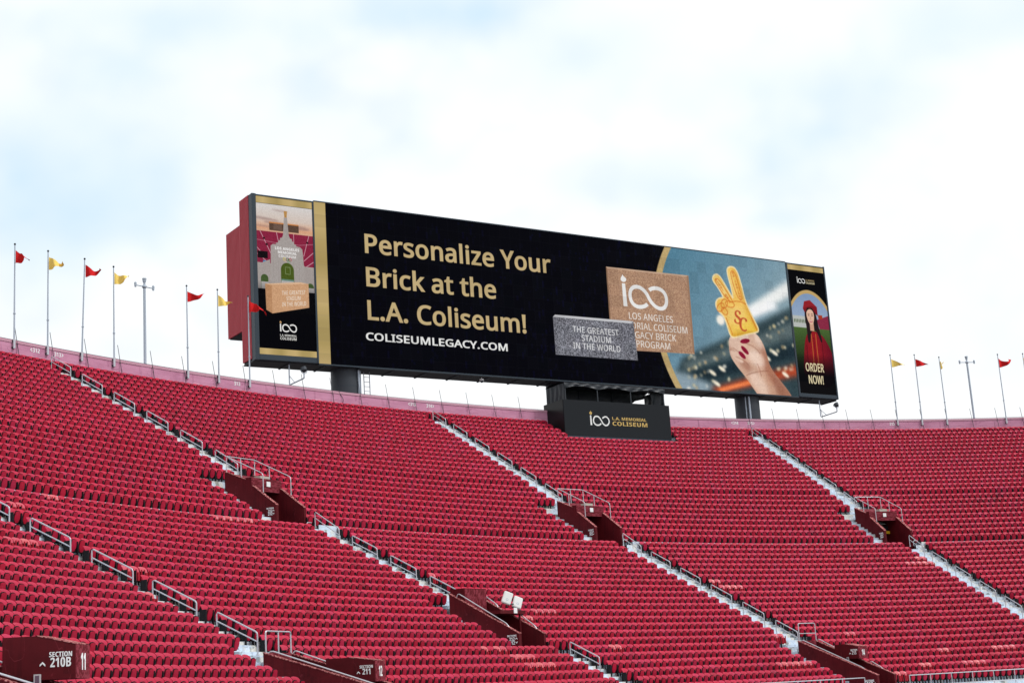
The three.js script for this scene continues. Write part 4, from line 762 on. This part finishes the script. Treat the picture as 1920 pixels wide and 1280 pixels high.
  x.save(); x.transform(1, -0.115, 0, 1, 0, 0); fit(x, 'THE GREATEST', 166, 640, 168, 26, '#efe2d4', 'normal'); fit(x, 'STADIUM', 196, 676, 104, 26, '#efe2d4', 'normal'); fit(x, 'IN THE WORLD', 164, 712, 174, 26, '#efe2d4', 'normal'); x.restore();
  photo(c, 0, 42, W, 690, 0.9, 16);
  hundred(x, 150, 802, 49, '#ecebe8', '#ecebe8', '#c9a070'); fit(x, 'L.A. MEMORIAL', 144, 880, 118, 13, '#e6e4de'); fit(x, 'COLISEUM', 144, 902, 118, 16, '#e6e4de');
  goldBar(x, 0, 0, W, 42, false); goldBar(x, 0, 962, W, 38, false);
  return c;
}
function rightScreen() {
  const W = 400, H = 1000, c = canvas(W, H), x = c.getContext('2d');
  x.fillStyle = '#020205'; x.fillRect(0, 0, W, H); goldBar(x, 0, 0, W, 40, false);
  hundred(x, 100, 104, 36, '#efefec', '#efefec', '#efefec'); fit(x, 'L.A. MEMORIAL', 190, 118, 100, 12, GOLD); fit(x, 'COLISEUM', 190, 140, 100, 15, CREAM);
  x.save(); x.beginPath(); x.ellipse(200, 640, 300, 450, 0, 0, 7); x.fillStyle = '#c3a46a'; x.fill(); x.beginPath(); x.ellipse(200, 664, 286, 446, 0, 0, 7); x.clip();
  let g = x.createLinearGradient(0, 210, 0, 560); g.addColorStop(0, '#8099bd'); g.addColorStop(1, '#a9b9cc'); x.fillStyle = g; x.fillRect(0, 190, W, 380);
  x.fillStyle = '#b9bdb9'; x.fillRect(0, 400, 170, 90); x.fillStyle = '#5a6a4a'; for (let i = 0; i < 8; i++) { x.beginPath(); x.ellipse(22 + i * 17, 440, 5, 16, 0, 0, 7); x.fill(); }
  poly(x, [[270, 420], [400, 380], [400, 560], [300, 520]], '#8a2a44'); x.fillStyle = '#a83a22'; x.fillRect(290, 380, 46, 30);
  g = x.createLinearGradient(0, 490, 0, 760); g.addColorStop(0, '#4a6632'); g.addColorStop(1, '#1e2e16'); x.fillStyle = g; x.fillRect(0, 490, W, 420);
  // graduate: gown, hair, face, cap
  const gown = x.createLinearGradient(90, 0, 380, 0); gown.addColorStop(0, '#7c1420'); gown.addColorStop(0.45, '#9a1a22'); gown.addColorStop(1, '#6c1022');
  curve(x, [[140, 540], [110, 600], [80, 740], [66, 860], [110, 900], [300, 960], [400, 900], [420, 700], [340, 560], [270, 515], [180, 512]]); x.fillStyle = gown; x.fill();
  x.strokeStyle = '#d8a040'; x.lineWidth = 4; x.beginPath(); x.moveTo(190, 530); x.quadraticCurveTo(196, 680, 180, 860); x.moveTo(240, 530); x.quadraticCurveTo(236, 700, 246, 860); x.stroke();
  x.strokeStyle = 'rgba(60,6,16,0.6)'; x.lineWidth = 7; for (const [a, b, e, f2] of [[130, 620, 120, 860], [300, 600, 300, 880], [215, 560, 214, 860]]) { x.beginPath(); x.moveTo(a, b); x.lineTo(e, f2); x.stroke(); }
  curve(x, [[150, 330], [138, 400], [150, 500], [146, 600], [172, 610], [190, 520], [230, 500], [262, 520], [292, 600], [312, 590], [280, 470], [268, 380], [240, 320], [190, 310]]); x.fillStyle = '#23171a'; x.fill();
  x.fillStyle = '#cf9f86'; x.fillRect(186, 440, 44, 70); curve(x, [[162, 360], [160, 400], [176, 445], [205, 468], [232, 445], [246, 400], [240, 352], [200, 335]]); x.fillStyle = '#e2b89f'; x.fill();
  x.fillStyle = '#3a2420'; for (const a of [186, 222]) { x.beginPath(); x.ellipse(a, 390, 7, 4, 0, 0, 7); x.fill(); x.fillRect(a - 11, 376, 22, 3); }
  x.strokeStyle = '#b98468'; x.lineWidth = 3; x.beginPath(); x.moveTo(204, 392); x.lineTo(199, 418); x.lineTo(210, 420); x.stroke(); x.fillStyle = '#b8404a'; x.beginPath(); x.ellipse(204, 437, 17, 7, 0, 0, 7); x.fill(); x.fillStyle = '#f6f0ec'; x.beginPath(); x.ellipse(204, 435, 12, 3, 0, 0, 7); x.fill();
  poly(x, [[128, 340], [150, 282], [214, 268], [286, 318], [286, 390], [262, 372], [230, 330], [176, 330], [146, 372]], '#7e1620'); poly(x, [[128, 340], [150, 282], [214, 268], [286, 318], [210, 312]], '#94202a');
  g = x.createLinearGradient(0, 690, 0, 860); g.addColorStop(0, 'rgba(2,2,6,0)'); g.addColorStop(1, 'rgba(2,2,6,0.96)'); x.fillStyle = g; x.fillRect(0, 690, W, 400); x.restore(); photo(c, 0, 190, W, 560, 1.5, 13);
  fit(x, 'ORDER', 88, 826, 202, 62, CREAM, 'semi'); fit(x, 'NOW!', 106, 920, 170, 62, CREAM, 'semi');
  return c;
}

/* ---------------------------------------------------------------- the video board */
const boardMat = new THREE.Matrix4().makeBasis(BU, UPV, BN);
const onB = (g) => g;   // board things are groups turned by bturn, built in board coordinates: x along the board, z towards the field
function boardThing(name, label, category, x = 0, y = 0, z = 0, group) { const o = thing(name, label, category, BO.clone().addScaledVector(BU, x).addScaledVector(BN, z).setY(y), group); o.rotation.y = bturn; return o; }
function screenMat(c, glow) { const t = new THREE.CanvasTexture(c); t.colorSpace = THREE.SRGBColorSpace; t.anisotropy = 8; t.generateMipmaps = true; t.minFilter = THREE.LinearMipmapLinearFilter; return std({ color: 0x020203, roughness: 0.85, emissive: 0xffffff, emissiveMap: t, emissiveIntensity: glow, specularIntensity: 0.06 }); }
const YT = 37.72 + UP, YB = 25.28 + UP;
{
  const b = boardThing('video_board', 'huge wide video board on columns above the rim wall', 'video board');
  const X0 = -32.25, X1 = 24.72, XA = -27.38, XB = -27.25, XC = 19.90, XD = 20.0;
  part('housing', box(X0 + 0.1, X1 - 0.02, YB + 0.06, YT - 0.03, -2.26, -0.06), M.soffit, b);
  const screen = (name, cv, x0, x1, y0, y1, z, label) => { const m = part(name, new THREE.PlaneGeometry(x1 - x0, y1 - y0).translate((x0 + x1) / 2, (y0 + y1) / 2, z), screenMat(cv, 0.80), b); m.userData.label = label; return m; };
  screen('main_screen', mainScreen(), XB, XC, YB, YT, 0.0, 'black wide screen with gold headline, bricks and a foam hand');
  screen('side_screen', leftScreen(), X0 + 0.34, XA - 0.02, YB + 0.42, YT - 0.10, -0.02, 'tall screen showing an archway and a tan brick');
  screen('side_screen', rightScreen(), XD + 0.12, X1 - 0.15, YB + 0.34, YT - 0.10, -0.02, 'tall screen showing a graduate in a red gown');
  const fr = (x0, x1, y0, y1, z0 = -0.5, z1 = 0.05) => part('frame', box(x0, x1, y0, y1, z0, z1, 0.02), M.slate, b);
  fr(X0, X0 + 0.33, YB - 0.02, YT + 0.06, -0.6, 0.04); fr(XA - 0.02, XB - 0.005, YB, YT, -0.5, 0.06); fr(X0 + 0.335, XA - 0.025, YB, YB + 0.41, -0.5, 0.03); fr(X0 + 0.335, XA - 0.025, YT - 0.095, YT + 0.02, -0.5, 0.03);
  fr(XC + 0.005, XD + 0.115, YB, YT + 0.03, -0.5, 0.07); fr(X1 - 0.145, X1, YB - 0.03, YT + 0.06, -0.6, 0.06); fr(XD + 0.12, X1 - 0.15, YB, YB + 0.335, -0.5, 0.03); fr(XD + 0.12, X1 - 0.15, YT - 0.095, YT + 0.02, -0.5, 0.03);
  part('top_trim', box(XB, XC, YT + 0.004, YT + 0.09, -2.2, 0.04), M.slate, b); part('bottom_trim', box(XB, XC, YB - 0.10, YB - 0.004, -0.25, 0.04), M.slate, b);
  // underside: separate panels between bearers
  const n = 20, wP = (X1 - X0) / n;
  for (let i = 0; i < n; i++) { part('soffit_panel', box(X0 + i * wP + 0.03, X0 + (i + 1) * wP - 0.10, YB - 0.06, YB + 0.02, -2.24, -0.3), M.soffit, b); part('bearer', box(X0 + (i + 1) * wP - 0.09, X0 + (i + 1) * wP + 0.02, YB - 0.13, YB + 0.02, -2.25, -0.28), M.darkSteel, b); }
  // ribbed red cladding on the ends and the plant box behind
  const ribbed = (pts, x, dir) => { const gs = []; const zs = pts.map((p) => p[0]), z0 = Math.min(...zs), z1 = Math.max(...zs); for (let z = z0; z < z1 - 0.01; z += 0.22) { const e = Math.min(z + 0.16, z1), ys = pts.map((p) => p[1]); gs.push(box(dir > 0 ? x : x - 0.045, dir > 0 ? x + 0.045 : x, Math.min(...ys), Math.max(...ys), z, e)); } return merge(gs); };
  const YP0 = 27.85 + UP, YP1 = 35.95 + UP, YR0 = 25.45 + UP, YR1 = 37.8 + UP;
  part('end_cladding', merge([box(X0 + 0.02, X0 + 0.12, YR0, YR1, -2.25, -0.58), ribbed([[-2.25, YR0], [-0.6, YR1]], X0 + 0.02, -1)]), M.redClad, b);
  part('plant_box', box(X0 + 0.02, X1 - 0.4, YP0, YP1, -4.85, -2.27), M.redClad, b);
  part('end_cladding', ribbed([[-4.85, YP0], [-2.27, YP1]], X0 + 0.018, -1), M.redClad, b);
  part('plant_soffit', box(X0 + 0.1, X1 - 0.5, YP0 - 0.06, YP0 - 0.005, -4.8, -2.3), M.soffit, b);
  part('end_cladding', box(X1 - 0.3, X1 + 0.03, YR0, YR1, -2.25, -0.65), M.redClad, b);
}
for (const [x, label, pipe] of [[-24.4, 'round dark steel column with a ladder under the video board', 1], [-5.0, 'round dark steel column behind the black camera platform', 0], [15.05, 'round dark steel column under the right half of the video board', -1]]) {
  const o = boardThing('board_column', label, 'column', x, 0, -1.5, 'columns carrying the video board');
  part('shaft', new THREE.CylinderGeometry(1.08, 1.08, YB - 0.06, 40).translate(0, (YB - 0.06) / 2, 0), M.darkSteel, o);
  part('weld_band', new THREE.CylinderGeometry(1.087, 1.087, 0.03, 40).translate(0, YB - 1.4, 0), M.slate, o);
  if (pipe) part('conduit', merge([bar(V(0.62 * pipe, 0, 1.0), V(0.62 * pipe, YB - 0.2, 1.0), 0.09), bar(V(0.86 * pipe, 0, 0.8), V(0.86 * pipe, YB - 0.2, 0.8), 0.05)]), M.steel, o);
}
{
  const o = boardThing('access_ladder', 'steel ladder beside the left column of the video board', 'ladder', -22.75, 0, -1.2);
  for (const s of [-0.24, 0.24]) part('stile', bar(V(s, 12, 0), V(s, YB - 0.1, 0), 0.035), M.steel, o);
  for (let y = 32.6; y < YB - 0.2; y += 0.36) part('rung', bar(V(-0.24, y, 0), V(0.24, y, 0), 0.02), M.steel, o);
  part('standoff', bar(V(-1.0, 33.0, -0.1), V(0.3, 33.0, 0), 0.03), M.steel, o);
}
for (const [x, label] of [[-29.45, 'small floodlight on an L shaped arm under the left end of the video board'], [22.75, 'small floodlight on an L shaped arm under the right end of the video board']]) {
  const o = boardThing('arm_floodlight', label, 'floodlight', x, YB - 0.1, -0.45, 'floodlights on arms under the board');
  part('arm', bent([V(0, 0, 0), V(0, -1.55, 0), V(0.35, -1.38, 1.75), V(0.35, -1.0, 1.75)], 0.05, 0.08), M.steel, o);
  part('brace', bar(V(0, -0.85, 0), V(0.12, -1.45, 0.6), 0.025), M.steel, o);
  part('lamp_head', new THREE.CylinderGeometry(0.26, 0.17, 0.24, 18).rotateX(-0.7).translate(0.35, -0.78, 1.75), M.darkSteel, o);
  part('yoke', new THREE.TorusGeometry(0.25, 0.025, 6, 14, Math.PI).rotateZ(Math.PI).translate(0.35, -0.8, 1.75), M.steel, o);
}
{
  const o = boardThing('dome_camera', 'small white dome camera hanging under the video board', 'camera', -13.0, YB - 0.13, -0.5);
  part('stem', bar(V(0, 0.02, 0), V(0, -0.12, 0), 0.05), M.white, o); part('cap', new THREE.CylinderGeometry(0.17, 0.19, 0.14, 16).translate(0, -0.18, 0), M.white, o); part('dome', new THREE.SphereGeometry(0.15, 16, 8, 0, 7, Math.PI / 2, Math.PI / 2).translate(0, -0.25, 0), M.slate, o);
}

/* ---------------------------------------------------------------- black camera platform with its canopy */
{
  const X0 = -8.52, X1 = 1.83, Y0 = 19.52 + UP, Y1 = 22.78 + UP, Z0 = 1.3, Z1 = 4.0;
  const blackPanel = std({ color: lin(0.0105, 0.013, 0.0165), roughness: 0.55 }), sideBlack = std({ color: lin(0.010, 0.011, 0.012), roughness: 0.28 });
  const o = boardThing('camera_platform', 'black boxed camera platform with a gold and white logo over the top seats', 'platform');
  part('front_panel', box(X0, X1, Y0 + 0.46, Y1, Z1 - 0.06, Z1), blackPanel, o);
  part('base_strip', box(X0 + 0.12, X1 + 0.06, Y0 - 0.05, Y0 + 0.455, Z1 - 0.07, Z1 - 0.015), std({ color: lin(0.045, 0.056, 0.072), roughness: 0.45 }), o);
  part('side_panel', box(X0 - 0.02, X0 + 0.04, Y0 - 0.4, Y1 + 0.02, Z0, Z1 - 0.065), sideBlack, o);
  part('side_panel', box(X1 - 0.04, X1 + 0.02, Y0 - 0.4, Y1 + 0.02, Z0, Z1 - 0.065), sideBlack, o);
  part('deck', box(X0 + 0.05, X1 - 0.05, Y1 - 1.15, Y1 - 1.05, Z0, Z1 - 0.07), M.soffit, o);
  for (const x of [X0 + 0.4, -3.3, X1 - 0.4]) part('leg', box(x - 0.06, x + 0.06, Y0 - 0.8, Y1 - 1.16, Z0 + 0.1, Z0 + 0.22), M.darkSteel, o);
  // logo on the front: torch, ribbon rings and lettering
  const lx = -6.02, ly = 21.28 + UP, white = std({ color: lin(0.82, 0.82, 0.80), roughness: 0.6 }), goldM = std({ color: lin(0.62, 0.42, 0.14), roughness: 0.55 }), zf = Z1 + 0.004;
  part('logo_torch', new THREE.ExtrudeGeometry(new THREE.Shape([[-0.065, 0.36], [0.05, 0.36], [0.085, -0.42], [-0.075, -0.42]].map(([x, y]) => new THREE.Vector2(x, y))), { depth: 0.01, bevelEnabled: false }).translate(lx, ly, zf), white, o);
  const fl = new THREE.Shape(); fl.moveTo(0.02, 0.86); fl.bezierCurveTo(0.04, 0.70, 0.20, 0.74, 0.16, 0.60); fl.bezierCurveTo(0.12, 0.46, -0.10, 0.46, -0.13, 0.60); fl.bezierCurveTo(-0.15, 0.72, 0.0, 0.74, 0.02, 0.86);
  part('logo_flame', new THREE.ExtrudeGeometry(fl, { depth: 0.01, bevelEnabled: false }).scale(0.85, 0.85, 1).translate(lx, ly, zf), goldM, o);
  const ribbon = [[1.12, -0.27], [0.86, -0.42], [0.55, -0.42], [0.30, -0.22], [0.26, 0.06], [0.42, 0.33], [0.70, 0.40], [0.95, 0.28], [1.16, 0.0], [1.36, -0.30], [1.62, -0.43], [1.88, -0.34], [2.04, -0.08], [1.98, 0.20], [1.76, 0.38], [1.50, 0.36], [1.30, 0.22]];
  const rc = new THREE.CatmullRomCurve3(ribbon.map(([x, y]) => V(x, y, 0))), rp = rc.getPoints(90), rs = [], rv = [];
  rp.forEach((p, i) => { const t = rc.getTangent(i / 90), nx = -t.y, ny = t.x; rs.push(new THREE.Vector2(p.x + nx * 0.066, p.y + ny * 0.066)); rv.push(new THREE.Vector2(p.x - nx * 0.068, p.y - ny * 0.068)); });
  const quads = []; for (let i = 0; i < 90; i++) { const [a, b2, c, d] = [rs[i], rs[i + 1], rv[i + 1], rv[i]]; const g = new THREE.BufferGeometry(); g.setAttribute('position', new THREE.Float32BufferAttribute([a.x, a.y, 0, d.x, d.y, 0, c.x, c.y, 0, a.x, a.y, 0, c.x, c.y, 0, b2.x, b2.y, 0], 3)); g.setAttribute('normal', new THREE.Float32BufferAttribute(Array(6).fill([0, 0, 1]).flat(), 3)); g.setAttribute('uv', new THREE.Float32BufferAttribute(12, 2)); quads.push(g); }
  part('logo_ribbon', mergeGeometries(quads).scale(0.84, 0.84, 1).translate(lx + 0.02, ly - 0.03, zf + 0.008), white, o);
  const t1 = letters('L.A. MEMORIAL', 0.17, 1.0); t1.computeBoundingBox(); const t2 = letters('COLISEUM', 0.235, 1.0); t2.computeBoundingBox();
  const fitW = (g, w) => { const b = g.boundingBox; return g.scale(w / (b.max.x - b.min.x), 1, 1).translate(w / 2, 0, 0); };
  part('logo_lettering', fitW(t1, 3.35).translate(lx + 2.06, ly + 0.20, zf), goldM, o); part('logo_lettering', fitW(t2, 3.42).translate(lx + 2.06, ly - 0.20, zf), goldM, o);

  // canopy tent: posts, sagging valance, roof sheet, side drapes
  const cnp = boardThing('canopy_tent', 'black fabric canopy with drapes standing on the camera platform', 'canopy');
  const cloth = std({ color: lin(0.024, 0.029, 0.036), roughness: 0.45, specularIntensity: 0.7, side: THREE.DoubleSide }), sheen = cloth;
  const CY = 24.12 + UP, cx0 = -8.22, cx1 = 1.5, cz0 = 1.35, cz1 = 3.88, deck = Y1 - 1.05;
  for (const x of [cx0 + 0.05, -5.1, -1.85, cx1 - 0.05]) for (const z of [cz0 + 0.05, cz1 - 0.05]) part('post', box(x - 0.035, x + 0.035, deck, CY - 0.02, z - 0.035, z + 0.035), M.darkSteel, cnp);
  const sheet = (nu, nv, f) => { const pos = [], uv = [], idx = []; for (let j = 0; j <= nv; j++) for (let i = 0; i <= nu; i++) { const p = f(i / nu, j / nv); pos.push(...p); uv.push(i / nu, j / nv); } for (let j = 0; j < nv; j++) for (let i = 0; i < nu; i++) { const a = j * (nu + 1) + i; idx.push(a, a + 1, a + nu + 2, a, a + nu + 2, a + nu + 1); } const g = new THREE.BufferGeometry(); g.setAttribute('position', new THREE.Float32BufferAttribute(pos, 3)); g.setAttribute('uv', new THREE.Float32BufferAttribute(uv, 2)); g.setIndex(idx); g.computeVertexNormals(); return g; };
  const wob = (x, z) => 0.05 * (noise3(x * 1.3, z * 2.1, 4.2) - 0.5) + 0.025 * (noise3(x * 5, z * 3, 9) - 0.5);
  part('roof', sheet(60, 14, (u, v) => { const x = lerp(cx0 - 0.06, cx1 + 0.06, u), z = lerp(cz0 - 0.06, cz1 + 0.05, v); return [x, CY + 0.22 * Math.sin(v * Math.PI) + wob(x * 2, z * 2) + 0.02, z]; }), sheen, cnp);
  const bays = [cx0, -5.1, -1.85, cx1];
  part('valance', sheet(96, 6, (u, v) => { const x = lerp(cx0 - 0.06, cx1 + 0.06, u); let bay = 0; for (let i = 0; i < 3; i++) if (x >= bays[i]) bay = i; const t = Math.min(1, Math.max(0, (x - bays[bay]) / (bays[bay + 1] - bays[bay]))); const d = 0.42 - 0.20 * Math.sin(Math.PI * t); return [x, CY + 0.02 - d * v + wob(x * 2, 0) * 0.5, cz1 + 0.055 + 0.05 * Math.sin(x * 6 + v * 3) * v + 0.03 * noise3(x * 4, v * 3, 1)]; }), sheen, cnp);
  const drape = (fn, nu = 40, nv = 12) => part('drape', sheet(nu, nv, fn), cloth, cnp);
  drape((u, v) => { const z = lerp(cz0, cz1, u); return [cx0 - 0.04 + 0.07 * Math.sin(z * 11 + v * 2) * v + 0.06 * noise3(z * 5, v * 2, 7), CY - v * (CY - Y1 + 0.25 - 0.15 * Math.sin(u * 3)), z]; });
  drape((u, v) => { const x = lerp(cx0, 1.5 - 1.35 * smooth(0.14, 0.30, v), u); return [x, CY + 0.1 - v * (CY + 0.1 - deck), cz0 - 0.02 + 0.07 * Math.sin(x * 6) * v + 0.05 * noise3(x * 3, v * 2, 2)]; }, 80);
  drape((u, v) => { const x = lerp(0.55 + 0.5 * v, cx1, u); return [x, CY - v * (CY - deck) * (1 - 0.1 * u), lerp(cz1 - 0.7, cz1 - 0.3, u) + 0.12 * Math.sin(x * 9 + v * 4) * (0.3 + v)]; });
  drape((u, v) => { const z = lerp(cz0, cz1, u); return [cx1 + 0.03 + 0.08 * Math.sin(z * 9 + v * 3) * v, CY - v * (CY - Y1 + 0.2), z]; });
}

renderer.render(scene, camera);
